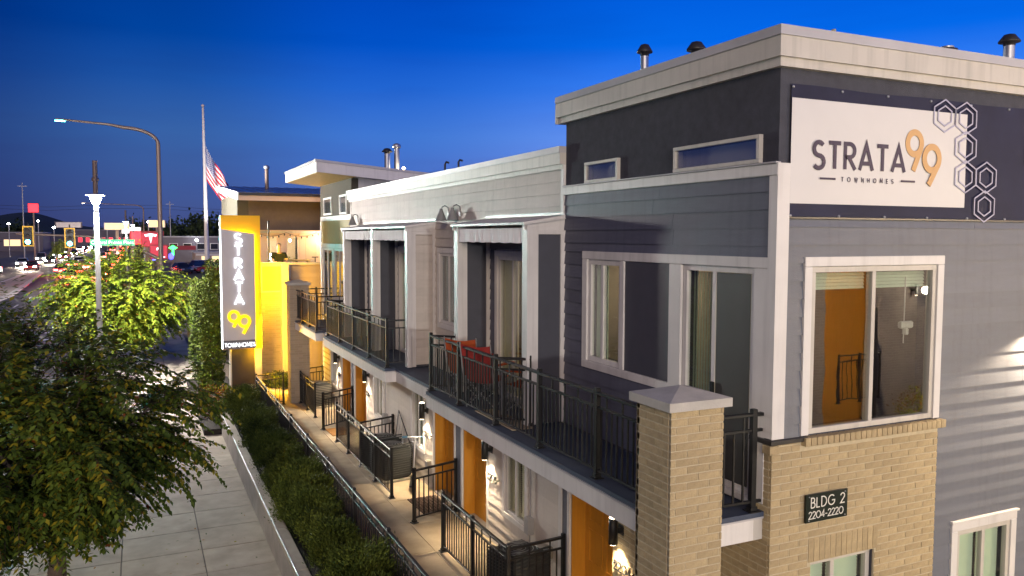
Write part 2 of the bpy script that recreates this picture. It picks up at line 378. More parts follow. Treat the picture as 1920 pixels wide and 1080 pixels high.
# planes: X-walls face -x (outward -1), Y-walls face -y
def axis_box(mb, ax, c0, c1, u0, u1, z0, z1, mi=0, ch=0):
    f = (lambda *a: mb.cbox(*a, c=ch, mi=mi)) if ch else (lambda *a: mb.box(*a, mi=mi))
    return f(c0, c1, u0, u1, z0, z1) if ax == 'x' else f(u0, u1, c0, c1, z0, z1)
def wall_grid(mb, ax, c0, c1, u0, u1, z0, z1, holes=()):
    us = sorted({u0, u1, *[min(max(h[i], u0), u1) for h in holes for i in (0, 1)]}); zs = sorted({z0, z1, *[min(max(h[i], z0), z1) for h in holes for i in (2, 3)]})
    for i in range(len(us) - 1):
        run = None
        for j in range(len(zs) - 1):
            cu, cz = (us[i] + us[i + 1]) / 2, (zs[j] + zs[j + 1]) / 2
            hole = any(h[0] < cu < h[1] and h[2] < cz < h[3] for h in holes)
            if not hole: run = (run[0], zs[j + 1]) if run else (zs[j], zs[j + 1])
            if (hole or j == len(zs) - 2) and run: axis_box(mb, ax, c0, c1, us[i], us[i + 1], *run); run = None
    return mb
def boards(parent, ax, face, u0, u1, z0, z1, mats, exp=0.155, holes=(), name='siding_board', maxlen=3.66, z_phase=0.0):
    """lap siding: one wedge-shaped board per row and run; face is the wall plane, boards stand proud of it"""
    z = z0 - z_phase
    while z < z1 - 0.01:
        a, b = max(z, z0), min(z + exp, z1)
        ivs = [(u0, u1)]
        for h in holes:
            if h[2] < b - 0.5 * exp and h[3] > a + 0.5 * exp:
                nv = []
                for p, q in ivs:
                    if h[1] <= p or h[0] >= q: nv.append((p, q)); continue
                    if h[0] > p: nv.append((p, h[0]))
                    if h[1] < q: nv.append((h[1], q))
                ivs = nv
        for p, q in ivs:
            if q - p < 0.03: continue
            cuts = [p]; x = p + rnd.uniform(1.2, maxlen)
            while x < q - 0.5: cuts.append(x); x += maxlen
            cuts.append(q)
            for k in range(len(cuts) - 1):
                c0 = cuts[k] + (0.0015 if k else 0); c1 = cuts[k + 1] - (0.0015 if k < len(cuts) - 2 else 0)
                poly = [(face - 0.025, a + 0.001), (face - 0.008, b + 0.010), (face - 0.002, b + 0.010), (face - 0.002, a + 0.001)]
                mb = MB()
                if ax == 'x':
                    mb.prism(poly, 'y', c0, c1)
                else:
                    mb.prism(poly, 'x', c0, c1)
                part(name, mb, mats, parent)
        z += exp
BRK = {}
def brick_mesh(key, dx, dy, dz, mats):
    k = (key, round(dx, 3), round(dy, 3), round(dz, 3))
    if k not in BRK: BRK[k] = MB().cbox(-dx / 2, dx / 2, -dy / 2, dy / 2, -dz / 2, dz / 2, 0.004).mesh('brick', mats)
    return BRK[k]
def bricks(parent, ax, face, u0, u1, z0, z1, holes=(), bw=0.225, bh=0.0662, dep=0.03, phase=0.0, mats='brick_tan', stuff_below=None):
    """running-bond bricks, one object each; rows under stuff_below are joined"""
    row = 0; z = z0; low = MB()
    while z < z1 - 0.02:
        zt = min(z + bh, z1); off = (0.5 * bw if row % 2 else 0) + phase
        x = u0 - off % bw
        while x < u1 - 0.002:
            a, b = max(x, u0), min(x + bw, u1); x += bw
            segs = [(a, b)]
            for h in holes:
                if h[2] < zt - 0.03 and h[3] > z + 0.03:
                    ns = []
                    for p, q in segs:
                        if h[1] <= p or h[0] >= q: ns.append((p, q)); continue
                        if h[0] > p: ns.append((p, h[0]))
                        if h[1] < q: ns.append((h[1], q))
                    segs = ns
            for p, q in segs:
                w = q - p - 0.009; h_ = zt - z - 0.009
                if w < 0.02: continue
                cu, cz = (p + q) / 2, (z + zt) / 2; pr = rnd.uniform(-0.0015, 0.0015)
                if stuff_below and zt < stuff_below:
                    axis_box(low, ax, face - dep / 2 - 0.012 + pr, face + dep / 2, cu - w / 2, cu + w / 2, cz - h_ / 2, cz + h_ / 2); continue
                if ax == 'x': link('brick', brick_mesh('b', dep, w, h_, mats), parent, (face + pr, cu, cz))
                else: link('brick', brick_mesh('b', w, dep, h_, mats), parent, (cu, face + pr, cz))
        z += bh; row += 1
    if low.v: part('brick_courses', low, mats, parent, kind='stuff')

# stroke letters ---------------------------------------------------
def arc(cx, cy, rx, ry, a0, a1, n=14): return [(cx + rx * math.cos(math.radians(a0 + (a1 - a0) * i / n)), cy + ry * math.sin(math.radians(a0 + (a1 - a0) * i / n))) for i in range(n + 1)]
GL = {
 'S': (.56, [arc(.28, .745, .25, .255, 35, 270, 12) + arc(.28, .245, .27, .245, 90, -145, 12)[1:]]),
 'T': (.62, [[(0, 1), (.62, 1)], [(.31, 1), (.31, 0)]]),
 'R': (.55, [[(0, 0), (0, 1), (.22, 1)] + arc(.24, .74, .27, .26, 85, -90, 10) + [(0, .48)], [(.2, .48), (.55, 0)]]),
 'A': (.72, [[(0, 0), (.36, 1), (.72, 0)], [(.13, .27), (.59, .27)]]),
 'O': (.92, [arc(.46, .5, .46, .5, 0, 345, 23)]), 'W': (1.05, [[(0, 1), (.27, 0), (.525, .95), (.78, 0), (1.05, 1)]]),
 'N': (.66, [[(0, 0), (0, 1), (.66, 0), (.66, 1)]]), 'H': (.62, [[(0, 0), (0, 1)], [(.62, 0), (.62, 1)], [(0, .5), (.62, .5)]]),
 'M': (.85, [[(0, 0), (.1, 1), (.425, .2), (.75, 1), (.85, 0)]]), 'E': (.48, [[(.48, 1), (0, 1), (0, 0), (.48, 0)], [(0, .5), (.42, .5)]]),
 'B': (.5, [[(0, 0), (0, 1), (.2, 1)] + arc(.22, .76, .22, .24, 85, -90, 8) + [(0, .52)], [(.2, .52)] + arc(.24, .26, .27, .26, 85, -90, 8) + [(0, 0)]]),
 'L': (.42, [[(0, 1), (0, 0), (.42, 0)]]), 'D': (.66, [[(0, 0), (0, 1), (.2, 1)] + arc(.2, .5, .46, .5, 85, -85, 12) + [(0, 0)]]),
 'G': (.86, [arc(.45, .5, .45, .5, 45, 335, 18) + [(.87, .46), (.5, .46)]]),
 '0': (.8, [arc(.4, .5, .4, .5, 0, 345, 23)]), '2': (.54, [arc(.27, .73, .27, .27, 170, -30, 10) + [(0, 0), (.56, 0)]]),
 '4': (.6, [[(.45, 0), (.45, 1), (0, .28), (.6, .28)]]), '-': (.36, [[(0, .42), (.34, .42)]]), ' ': (.35, []),
 '8': (.5, [arc(.25, .76, .2, .24, 0, 345, 15), arc(.25, .26, .25, .26, 0, 345, 15)]), '1': (.2, [[(0, .8), (.14, 1), (.14, 0)]]),
 '6': (.56, [arc(.28, .3, .28, .3, 0, 345, 15), [(.03, .42), (.38, 1)]]),
 '9': (.62, [arc(.31, .66, .31, .34, 0, 345, 23), [(.60, .54), (.22, -.02)]]),
}
CLOSED = {('O', 0), ('0', 0), ('8', 0), ('8', 1), ('6', 0), ('9', 0)}
def text_mb(mb, s, x, y, h, sw, plane, gap=0.22, d=0.008, shear=0.0):
    for ch in s:
        w, pls = GL[ch]
        for i, pl in enumerate(pls):
            pts = [(x + p[0] * h + p[1] * h * shear, y + p[1] * h) for p in pl]
            mb.stroke(pts, sw, plane, closed=(ch, i) in CLOSED, d=d + 0.0004 * i)
        x += (w + gap) * h
    return x
def text_parts(parent, s, x, y, h, sw, plane, gap, d, m, loc=None, name='letter'):
    for ch in s:
        if ch != ' ':
            mb = MB(); text_mb(mb, ch, x, y, h, sw, plane, 0, d); part(name if ch.isalpha() else 'numeral', mb, m, parent, loc)
        x += (GL[ch][0] + gap) * h
def text_w(s, gap=0.22): return sum(GL[c][0] + gap for c in s) - gap

# ------------------------------------------------------------------ ground, road, pavements
ZS = -0.65; ZR = -0.80
struct('ground', MB().box(-2500, 2500, -300, 6000, -1.4, -0.95), 'ground_dirt')
rd = MB()
rd.box(-34, -6.85, -60, 900, -0.9, ZR)                         # main street
rd.box(-6.85, 120, 44.5, 57, -0.9, ZR - 0.004)                 # cross street
struct('road', rd, 'asphalt')
mk = MB()
for k in range(40):
    y = 30 + k * 9
    for x in (-10.6, -13.6): mk.box(x - 0.06, x + 0.06, y, y + 2.6, ZR - 0.02, ZR + 0.004)
    for x in (-21.5, -24.7): mk.box(x - 0.06, x + 0.06, y, y + 2.6, ZR - 0.02, ZR + 0.004)
mk.box(-16.2, -6.9, 43.0, 43.5, ZR - 0.02, ZR + 0.004); mk.box(-16.2, -6.9, 46.6, 46.9, ZR - 0.02, ZR + 0.004); mk.box(-16.2, -6.9, 55.2, 55.5, ZR - 0.02, ZR + 0.004)
mk.box(-6.6, 30, 45.0, 45.4, ZR - 0.02, ZR); mk.box(-6.6, 30, 49.4, 49.7, ZR - 0.02, ZR)
mk.box(-2.3, -1.7, 51.2, 56.4, ZR - 0.02, ZR)
struct('road_marking', mk, 'white_paint')
md = MB()
md.prism([(-19.0, 62), (-15.6, 62), (-15.2, 80), (-17.2, 127), (-18.6, 134), (-19.4, 127)], 'z', -0.9, ZR + 0.16)
struct('median_kerb', md, 'kerb')
struct('median_top', MB().prism([(-18.6, 64), (-16, 64), (-15.7, 80), (-17.6, 125), (-18.6, 130), (-19.0, 125)], 'z', ZR, ZR + 0.165), 'concrete_grey')
kb = MB().box(-6.85, -6.6, -30, 43, -0.95, ZS + 0.005)
struct('kerb', kb, 'kerb')
sw = struct('sidewalk', MB().box(-6.6, -2.78, -25, 43.2, -1.0, ZS - 0.02), 'joint')
for i in range(0, 45):
    y0 = -4.2 + i * 1.03
    for x0, x1 in ((-6.585, -5.27), (-5.255, -4.025), (-4.01, -2.79)):
        a, b = x0, x1
        if y0 < 4: continue
        part('paving_slab', MB().cbox(a, b, y0 + 0.008, y0 + 1.022, ZS - 0.08, ZS + rnd.uniform(-0.002, 0.002), 0.006), 'concrete_grey', sw)
# corner apron, dry verge and grass across the cross street
struct('corner_pavement', MB().box(-6.585, 14, 42.2, 44.4, -0.95, ZS), 'concrete_grey')
struct('verge', MB().box(-6.2, 90, 57.2, 63, -0.93, ZS - 0.02), 'dry_grass')
struct('lawn', MB().box(-5.5, 90, 98, 112, -0.93, -0.55), 'green_grass')
struct('car_park', MB().box(-5.5, 90, 112, 165, -0.93, -0.6), 'asphalt')
# retaining wall along the sidewalk
rw = thing('retaining_wall', 'low concrete planter wall with weathered cap beside the grey sidewalk', 'wall', (-2.9, 8, ZS))
y = -3.0
while y < 17.4:
    y1 = min(y + 1.83, 17.5)
    part('wall_block', MB().cbox(-2.955, -2.82, y + 0.004, y1 - 0.004, ZS - 0.1, -0.115, 0.005), 'wall_concrete', rw, (2.9, -8, -ZS))
    part('cap_stone', MB().cbox(-2.985, -2.795, y + 0.006, y1 - 0.006, -0.11, -0.03 + rnd.uniform(-.002, .002), 0.008), 'concrete_grey', rw, (2.9, -8, -ZS))
    y = y1
part('wall_end', MB().cbox(-2.79, -2.1, 17.40, 17.52, ZS, -0.05, 0.006), 'concrete_grey', rw, (2.9, -8, -ZS))
part('edge_rod', MB().tube([(-2.972, -3, -0.022), (-2.972, 17.4, -0.022)], 0.011, 6), 'steel', rw, (2.9, -8, -ZS))
struct('planting_bed', MB().box(-2.815, -1.98, -3, 17.45, -0.6, -0.16), 'mulch')
struct('corner_bed', MB().box(-3.4, -2.0, 17.53, 26, -0.7, -0.5), 'mulch')
# walkway and patio
wk = struct('walkway', MB().box(-1.975, 0.4, -3, 20.5, -0.7, -0.02), 'joint')
for i in range(20):
    y0 = -2.6 + i * 1.22
    if y0 > 20: break
    y1 = min(y0 + 1.215, 20.45)
    part('paving_slab', MB().cbox(-1.97, -0.955, y0 + 0.005, y1, -0.1, 0.0, 0.006), 'concrete', wk)
    part('paving_slab', MB().cbox(-0.948, 0.2, y0 + 0.005, y1, -0.1, -0.003, 0.006), 'concrete', wk)

# ------------------------------------------------------------------ the townhouse building
TB = thing('townhouse_building', 'two storey townhouse row with charcoal and pale siding, tan brick and roof deck banner', 'building', (0, 0, 0))
LA, LB, LC = 3.69, 14.84, 18.45          # ends of the charcoal, pale and olive parts
GXR = 9.0
# openings (u0,u1,z0,z1)
winA = [(2.37, 3.10, 3.27, 4.45)]; doorA = (0.235, 1.26, 2.36, 4.44)
hiA = [(2.48, 3.13, 5.37, 5.56), (0.23, 1.38, 5.375, 5.565)]
gwin = (0.36, 1.97, 3.02, 4.49); gl1 = (0.45, 1.25, 0.6, 1.83); gl2 = (2.42, 3.2, 0.6, 1.80)
gdoors = [(2.5, 3.48), (6.16, 7.19), (7.58, 8.63), (13.45, 14.58), (14.96, 15.98)]
gwins = [(4.78, 5.48, 0.62, 1.9), (9.24, 9.9, 0.64, 1.9), (12.08, 12.72, 0.62, 1.9), (16.62, 17.3, 0.6, 1.9)]
gh = [(a, b, 0.0, 2.06) for a, b in gdoors] + gwins
deckdoors = [(4.75, 5.75, 2.36, 4.42), (9.75, 10.7, 2.36, 4.42), (12.1, 13.0, 2.36, 4.42)]
winB = (7.45, 8.3, 3.18, 4.42)
winC = [(16.95, 18.25, 2.4, 4.38), (15.5, 16.75, 3.02, 4.38)]; hiC = [(17.05, 18.08, 5.3, 5.79), (15.3, 16.08, 5.28, 5.79)]
w = MB()
wall_grid(w, 'x', 0.0, 0.18, 0.18, LC, 0, 2.30, gh)
part('ground_floor_wall', w, 'light_board', TB)
w = MB(); wall_grid(w, 'x', 0.0, 0.18, 0.18, LA, 2.30, 6.16, winA + [doorA] + hiA); part('street_wall', w, 'charcoal_stucco', TB)
w = MB(); wall_grid(w, 'y', 0.0, 0.18, 0.0, GXR, 0, 6.16, [gwin, gl1, gl2]); part('gable_wall', w, 'charcoal_stucco', TB)
w = MB(); wall_grid(w, 'x', 0.0, 0.18, LA, LB, 2.30, 5.75, deckdoors + [winB]); part('street_wall', w, 'light_board', TB)
w = MB(); wall_grid(w, 'x', 0.0, 0.18, LB, LC, 2.30, 6.2, winC + hiC); part('street_wall', w, 'olive_stucco', TB)
part('far_gable_wall', MB().box(0, GXR, LC, LC + 0.15, 0, 6.2), 'olive_stucco', TB)
part('step_wall', MB().box(0.18, GXR, LA - 0.15, LA, 5.3, 6.16), 'charcoal_stucco', TB)
part('step_wall', MB().box(0.18, GXR, LB, LB + 0.15, 5.3, 6.25), 'white_trim', TB, label='off white side wall above the pale roof')
part('roof', MB().box(0.1, GXR, 0.1, LA, 6.1, 6.25), 'roof_membrane', TB)
part('roof', MB().box(0.1, GXR, LA, LB, 5.5, 5.62), 'roof_membrane', TB)
part('floor', MB().box(0.2, GXR, 0.2, LC, 2.15, 2.34), 'interior', TB)
part('partition', MB().box(3.4, 3.5, 0.2, LC, 0, 5.5), 'interior', TB)
for yy in (3.6, 6.9, 8.7, 11.2, 13.2, 14.8): part('partition', MB().box(0.2, 3.4, yy, yy + 0.08, 0, 5.45), 'interior', TB)

# --- charcoal street wall: boards, stucco trim, windows
boards(TB, 'x', 0.0, 0.07, LA, 4.535, 5.235, 'charcoal_board', z_phase=0.05)
boards(TB, 'x', 0.0, 3.21, LA, 2.36, 4.535, 'charcoal_board')
boards(TB, 'x', 0.0, 1.36, 3.21, 2.36, 3.14, 'charcoal_board')
tr = lambda name, *a, m='white_trim', ch=0.004: part(name, MB().cbox(*a, ch), m, TB)
tr('trim_board', -0.04, -0.001, -0.03, LA, 5.237, 5.335)                       # band under the stucco
tr('trim_flashing', -0.055, -0.001, -0.03, LA, 5.336, 5.352, m='cap_flashing')
tr('corner_board', -0.035, -0.001, -0.03, 0.065, 2.99, 5.236)                  # corner, street side
tr('corner_board', -0.036, 0.10, -0.035, -0.031, 2.99, 5.34, ch=0.001)
tr('corner_board', 0.001, 0.10, -0.0305, -0.001, 2.99, 5.336)
tr('corner_flashing', -0.06, 0.36, -0.055, -0.001, 2.945, 2.985, m='dark_bronze')
tr('corner_flashing', -0.06, -0.001, 0.0, 0.22, 2.945, 2.985, m='dark_bronze')
tr('trim_board', -0.034, -0.002, 0.066, 3.21, 4.45, 4.545)                      # over window and door
tr('trim_board', -0.033, -0.002, 3.105, 3.21, 3.235, 4.449)
tr('trim_board', -0.034, -0.002, 1.345, 3.21, 3.145, 3.234)                     # sill band
tr('trim_board', -0.033, -0.002, 2.30, 2.37, 3.235, 4.449)
tr('trim_board', -0.033, -0.002, 1.27, 1.46, 2.40, 4.449)
tr('trim_board', -0.033, -0.002, 0.066, 0.228, 2.40, 4.449)
tr('infill_panel', -0.012, -0.002, 1.461, 2.299, 3.235, 4.449, m='flat_panel')
def window(ax, c, u0, u1, z0, z1, nsash=2, fm='white_trim', pane='pane', fw=0.045, split=None, depth=0.05, name='window', parent=None, blind=None, blind_frac=1.0, meeting=None):
    """frame with panes; sub-parts pane and blind"""
    mb = MB(); P = parent or TB
    axis_box(mb, ax, c, c + depth, u0, u1, z1 - fw, z1, ch=0.003); axis_box(mb, ax, c, c + depth, u0, u1, z0, z0 + fw, ch=0.003)
    axis_box(mb, ax, c + .001, c + depth - .001, u0, u0 + fw, z0 + fw, z1 - fw, ch=0.003); axis_box(mb, ax, c + .001, c + depth - .001, u1 - fw, u1, z0 + fw, z1 - fw, ch=0.003)
    xs = [u0 + fw]
    for k in range(1, nsash):
        m = (split if split and nsash == 2 else u0 + (u1 - u0) * k / nsash); xs += [m - fw * .45, m + fw * .45]
        axis_box(mb, ax, c + .002, c + depth - .002, m - fw * .45, m + fw * .45, z0 + fw, z1 - fw, ch=0.003)
    xs.append(u1 - fw)
    f = part(name, mb, fm, P)
    for k in range(nsash):
        g = MB(); axis_box(g, ax, c + 0.02 + 0.008 * k, c + 0.024 + 0.008 * k, xs[2 * k], xs[2 * k + 1], z0 + fw, z1 - fw); part('pane', g, pane, f)
        if blind:
            n = int((z1 - z0) * blind_frac / 0.03)
            bl = MB()
            for q in range(n):
                zt = z1 - fw - 0.01 - q * 0.03
                if ax == 'x': bl.add([(c + 0.09, xs[2 * k], zt - 0.027), (c + 0.09, xs[2 * k + 1], zt - 0.027), (c + 0.104, xs[2 * k + 1], zt), (c + 0.104, xs[2 * k], zt)], [(0, 1, 2, 3)])
                else: bl.add([(xs[2 * k], c + 0.09, zt - 0.027), (xs[2 * k + 1], c + 0.09, zt - 0.027), (xs[2 * k + 1], c + 0.104, zt), (xs[2 * k], c + 0.104, zt)], [(0, 1, 2, 3)])
            part('blind', bl, blind, f)
    return f
fA = window('x', -0.01, 2.37, 3.10, 3.236, 4.449, 2, split=2.79, fw=0.06)
part('curtain', MB().box(0.10, 0.11, 2.83, 3.08, 3.25, 4.44), 'blind', fA)
part('interior_wall', MB().box(1.2, 1.25, 1.5, 3.6, 2.35, 5.3), 'interior_warm', TB)
part('pendant_lamp', MB().lathe((0.75, 2.95, 4.28), [(0.02, -0.06), (0.10, -0.04), (0.09, 0.05), (0.02, 0.08)], 12), 'warm_bulb', TB)
light('dining_light', 'POINT', (0.75, 2.95, 4.12), 9, (1.0, 0.8, 0.55), TB, size=0.08)
light('living_light', 'POINT', (1.6, 5.2, 4.5), 30, (1.0, 0.76, 0.45), TB, size=0.1)
part('dining_chair', MB().box(0.35, 0.39, 2.45, 2.49, 2.35, 3.62).box(0.35, 0.39, 2.75, 2.79, 2.35, 3.62).box(0.35, 0.39, 2.49, 2.75, 3.5, 3.6).box(0.35, 0.39, 2.49, 2.75, 3.3, 3.36), 'dark_bronze', TB)
for h in hiA:
    f = window('x', -0.045, h[0] - 0.04, h[1] + 0.03, h[2] - 0.02, h[3] + 0.035, 1, fm='cream_cap', pane='pane_high', fw=0.035, depth=0.1)
    part('shade', MB().box(0.06, 0.07, h[0], h[1], h[2] - 0.02, h[3] + 0.02), 'white_trim', f)  # pale panel added behind the glass to make it look paler
# sliding door with insect screen
f = window('x', -0.005, 0.235, 1.262, 2.42, 4.449, 2, split=0.795, fw=0.055, name='sliding_door', pane='pane', blind=None)
vb = MB()
for k in range(11): y0 = 0.80 + k * 0.041; vb.add([(0.11, y0, 2.47), (0.12, y0 + 0.040, 2.47), (0.12, y0 + 0.040, 4.38), (0.11, y0, 4.38)], [(0, 1, 2, 3)])
part('blind_backing', vb, 'blind', f)  # pale blind spread behind the pane in place of its street reflections
part('insect_screen', MB().box(-0.003, 0.0, 0.30, 0.755, 2.48, 4.39), 'screen_mesh', f)
part('handle', MB().cbox(-0.03, -0.006, 0.76, 0.80, 3.22, 3.36, 0.006), 'black_metal', f)
part('threshold', MB().cbox(-0.05, 0.02, 0.23, 1.262, 2.362, 2.419, 0.006), 'white_trim', TB)
# --- parapet fascia of the charcoal part (three stepped boards, mitred at the corner)
def fascia(name, z0, z1, o, m, far=LA + 0.12):
    part(name, MB().box(-o, 0.02, -o, far, z0, z1), m, TB); part(name, MB().box(0.02, GXR, -o, 0.02, z0, z1), m, TB)
fascia('fascia_board', 6.13, 6.205, 0.055, 'cream_cap'); fascia('fascia_board', 6.2055, 6.375, 0.085, 'cream_cap')
fascia('fascia_flashing', 6.3755, 6.455, 0.10, 'cap_flashing')
part('fascia_board', MB().box(-0.08, GXR, LA + 0.121, LA + 0.15, 6.13, 6.37), 'cream_cap', TB)
# --- gable side: grey boards, window, brick corner
gsid = [(-0.05, 2.13, 2.9, 4.56), (0.0, 2.06, 0, 2.95), (2.31, 3.31, 0.5, 1.91)]
boards(TB, 'y', 0.0, 0.102, GXR, 0.0, 4.87, 'grey_board', holes=[(0.30, 2.045, 2.96, 4.545), (0.0, 2.062, 0, 2.96), (2.312, 3.30, 0.5, 1.895)])
def casing(u0, u1, z0, z1, w_=0.085, c0=-0.036, sill=True):
    tr('trim_board', u0, u1, c0, -0.001, z1 - w_, z1); tr('trim_board', u0 + .001, u0 + w_, c0 + .001, -0.001, z0, z1 - w_ - .001); tr('trim_board', u1 - w_, u1 - .001, c0 + .001, -0.001, z0, z1 - w_ - .001)
casing(0.295, 2.055, 2.99, 4.55)
window('y', -0.02, 0.385, 1.967, 2.995, 4.462, 2, split=1.145, fw=0.05, name='window', fm='cream_cap', pane='pane_mirror', depth=0.07, blind='blind', blind_frac=0.12)
part('blind_cord', MB().tube([(1.66, 0.07, 4.35), (1.655, 0.07, 3.72)], 0.006, 5), 'white_trim', TB)
part('cord_cleat', MB().cbox(1.60, 1.76, 0.05, 0.09, 3.86, 3.93, 0.012).cbox(1.66, 1.70, 0.05, 0.09, 3.80, 3.86, 0.006), 'white_trim', TB)
tr('trim_board', 0.103, GXR, -0.03, -0.001, 4.872, 4.895, m='dark_bronze')
bh_ = [(0.46, 1.25, 0.5, 1.83)]
part('mortar_bed', wall_grid(MB(), 'y', -0.0205, -0.001, -0.012, 2.058, 0, 2.94, bh_), 'mortar', TB)
part('mortar_bed', MB().box(-0.0203, -0.001, -0.001, 0.25, 2.0, 2.945).box(-0.0205, -0.001, -0.001, 2.47, 0, 2.1), 'mortar', TB)
bricks(TB, 'y', -0.010, -0.026, 2.062, 1.4, 2.945, [(0.42, 1.27, 1.83, 2.061), (0.46, 1.25, 0, 1.83), (0.30, 2.1, 2.89, 3.0)])
bricks(TB, 'x', -0.010, 0.0, 0.245, 2.06, 2.94, phase=0.11)
bricks(TB, 'x', -0.010, 0.0, 2.46, 0.86, 2.10, phase=0.11, stuff_below=1.0)
x = 0.425
while x < 1.265:
    link('brick', brick_mesh('s', 0.058, 0.03, 0.22, 'brick_tan'), TB, (x + 0.033, -0.011 + rnd.uniform(-.001, .001), 1.945)); x += 0.0665
x = -0.02
while x < 2.06:                                                   # rowlock sill under the window
    if x > 0.30: link('brick', brick_mesh('r', 0.058, 0.085, 0.075, 'brick_tan'), TB, (x + 0.03, -0.036, 2.94 + rnd.uniform(-.001, .001)))
    x += 0.0665
part('brick', MB().cbox(-0.07, 0.03, -0.055, 0.04, 2.865, 2.94, 0.005), 'brick_tan', TB)
window('y', 0.03, 0.46, 1.25, 0.62, 1.83, 2, fw=0.05, fm='cream_cap', blind='blind', split=0.78)
casing(2.31, 3.305, 0.5, 1.90); tr('trim_cap', 2.295, 3.32, -0.052, -0.001, 1.901, 1.925)
window('y', -0.02, 2.396, 3.219, 0.5, 1.814, 2, fw=0.05, fm='cream_cap', blind='blind')
# banner on the gable
bn = thing('banner', 'navy and white STRATA 99 vinyl banner with hexagons under the roof edge', 'banner', (0.1, -0.018, 4.88))
def sheet(x0, x1, z0, z1, yb, amp, nx=60, nz=14, ph=0.0, slackz=0.0):
    mb = MB(); vs = []; fs = []
    for j in range(nz + 1):
        for i in range(nx + 1):
            u, v = i / nx, j / nz; xx = x0 + (x1 - x0) * u; zz = z0 + (z1 - z0) * v
            d = amp * (math.sin(xx * 9 + ph + 2.5 * v) * 0.5 + math.sin(xx * 3.1 - 4 * v + ph) * 0.6) * (0.25 + abs(math.sin(math.pi * v * 1.0 + .2)) * .75)
            vs.append((xx, yb - d, zz + slackz * math.sin(xx * 4.2) * (1 if j in (0, nz) else 0)))
    for j in range(nz):
        for i in range(nx): a = j * (nx + 1) + i; fs.append((a, a + 1, a + nx + 2, a + nx + 1))
    return mb.add(vs, fs, 0, True)
bl = (-0.1, 0.06, -4.88)
part('vinyl_sheet', sheet(0.105, 6.4, 4.88, 6.0, -0.060, 0.005, 120, slackz=0.006), 'banner_navy', bn, bl)
part('white_panel', sheet(0.108, 2.31, 5.005, 5.888, -0.0685, 0.0035, 50), 'banner_white', bn, bl)
part('white_panel', sheet(3.19, 5.4, 5.45, 5.93, -0.0685, 0.002, 20), 'banner_white', bn, bl)
bp_ = lambda u, v, t: (u, -0.0745 - t, v)
text_parts(bn, 'STRATA', 0.357, 5.311, 0.222, 0.037, bp_, 0.242, 0.002, 'ink_plum', bl)
text_parts(bn, 'TOWNHOMES', 0.688, 5.205, 0.037, 0.0065, bp_, 1.33, 0.002, 'ink_plum', bl)
lm = MB().box(0.438, 0.617, -0.078, -0.0745, 5.215, 5.233).box(1.428, 1.609, -0.078, -0.0745, 5.222, 5.240); part('rule', lm, 'ink_plum', bn, bl)
def nine(mb, cx, cz, r, sw_, pl, tail, d=0.002):
    mb.stroke(arc(cx, cz, r, r * 1.08, 0, 352, 44), sw_, pl, closed=True, d=d)
    a = (cx + r * .93, cz - r * .45); mb.stroke([a, (cx + tail[0], cz + tail[1])], sw_, pl, d=d + .0004)
lm = MB(); nine(lm, 1.592, 5.58, 0.092, 0.058, bp_, (-0.010, -0.25)); part('numeral', lm, 'ink_gold', bn, bl); lm = MB(); nine(lm, 1.828, 5.451, 0.100, 0.060, bp_, (-0.035, -0.245), 0.0028)
part('numeral', lm, 'ink_gold', bn, bl)
hx = MB()
def hexa(cx, cz, r):
    for k, rr in enumerate((r, r * 0.62)): hx.stroke([(cx + rr * 1.13 * math.cos(math.radians(90 + 60 * i)), cz + rr * math.sin(math.radians(90 + 60 * i))) for i in range(6)], 0.0125, bp_, closed=True, d=0.004 + 0.0008 * (int(cz * 10) % 2))
for cx, cz in ((1.985, 5.854), (2.282, 5.85), (2.292, 5.575), (2.305, 5.298), (2.603, 5.300), (2.594, 5.022)): hexa(cx, cz, 0.150)
part('hexagons', hx, 'ink_lilac', bn, bl)
gr = MB()
for x in [0.12 + 0.56 * k for k in range(11)]:
    for z in (5.978, 4.902): gr.lathe((x, -0.064, z), [(0.001, -0.012), (0.012, -0.008), (0.012, 0.008), (0.001, 0.012)], 8)
part('grommets', gr, 'steel', bn, bl)
# number plaque
pq = thing('plaque', 'small black plaque reading BLDG 2 screwed to the tan brick', 'sign', (0.6, -0.04, 2.34))
part('plate', MB().cbox(-0.247, 0.247, -0.02, -0.002, -0.128, 0.125, 0.003), 'plaque_black', pq)
pp = lambda u, v, t: (u, -0.0205 - t, v)
text_parts(pq, 'BLDG 2', -0.19, 0.005, 0.088, 0.0095, pp, 0.24, 0.002, 'plaque_letters'); text_parts(pq, '2204-2220', -0.215, -0.092, 0.062, 0.0075, pp, 0.17, 0.002, 'plaque_letters')
sc_ = MB()
for u in (-0.215, 0.215):
    for v in (-0.108, 0.105): sc_.lathe((u, -0.022, v), [(0.001, -0.006), (0.006, -0.003), (0.006, 0.003), (0.001, 0.006)], 8)
part('screws', sc_, 'steel', pq)

# --- pale middle part
boards(TB, 'x', 0.0, LA + 0.075, LB - 0.06, 4.95, 5.62, 'light_board')
for a, b in ((LA, 6.05), (8.62, 13.32)):
    boards(TB, 'x', 0.0, a + 0.01, b - 0.01, 2.36, 4.83, 'charcoal_board', holes=[(h[0] - 0.09, h[1] + 0.09, 2.3, 4.52) for h in deckdoors])
boards(TB, 'x', 0.0, 6.08, 8.53, 2.36, 4.945, 'light_board', holes=[(winB[0] - 0.09, winB[1] + 0.09, winB[2] - .09, winB[3] + .09)])
boards(TB, 'x', 0.0, 13.36, LB - 0.06, 2.36, 4.945, 'light_board')
tr('corner_board', -0.035, -0.001, LA + 0.001, LA + 0.072, 4.95, 5.62); tr('corner_board', -0.035, -0.001, LB - 0.055, LB - 0.002, 2.36, 5.62)
part('fascia_board', MB().box(-0.045, 0.02, LA + 0.002, LB + 0.10, 5.565, 5.625), 'cream_cap', TB)
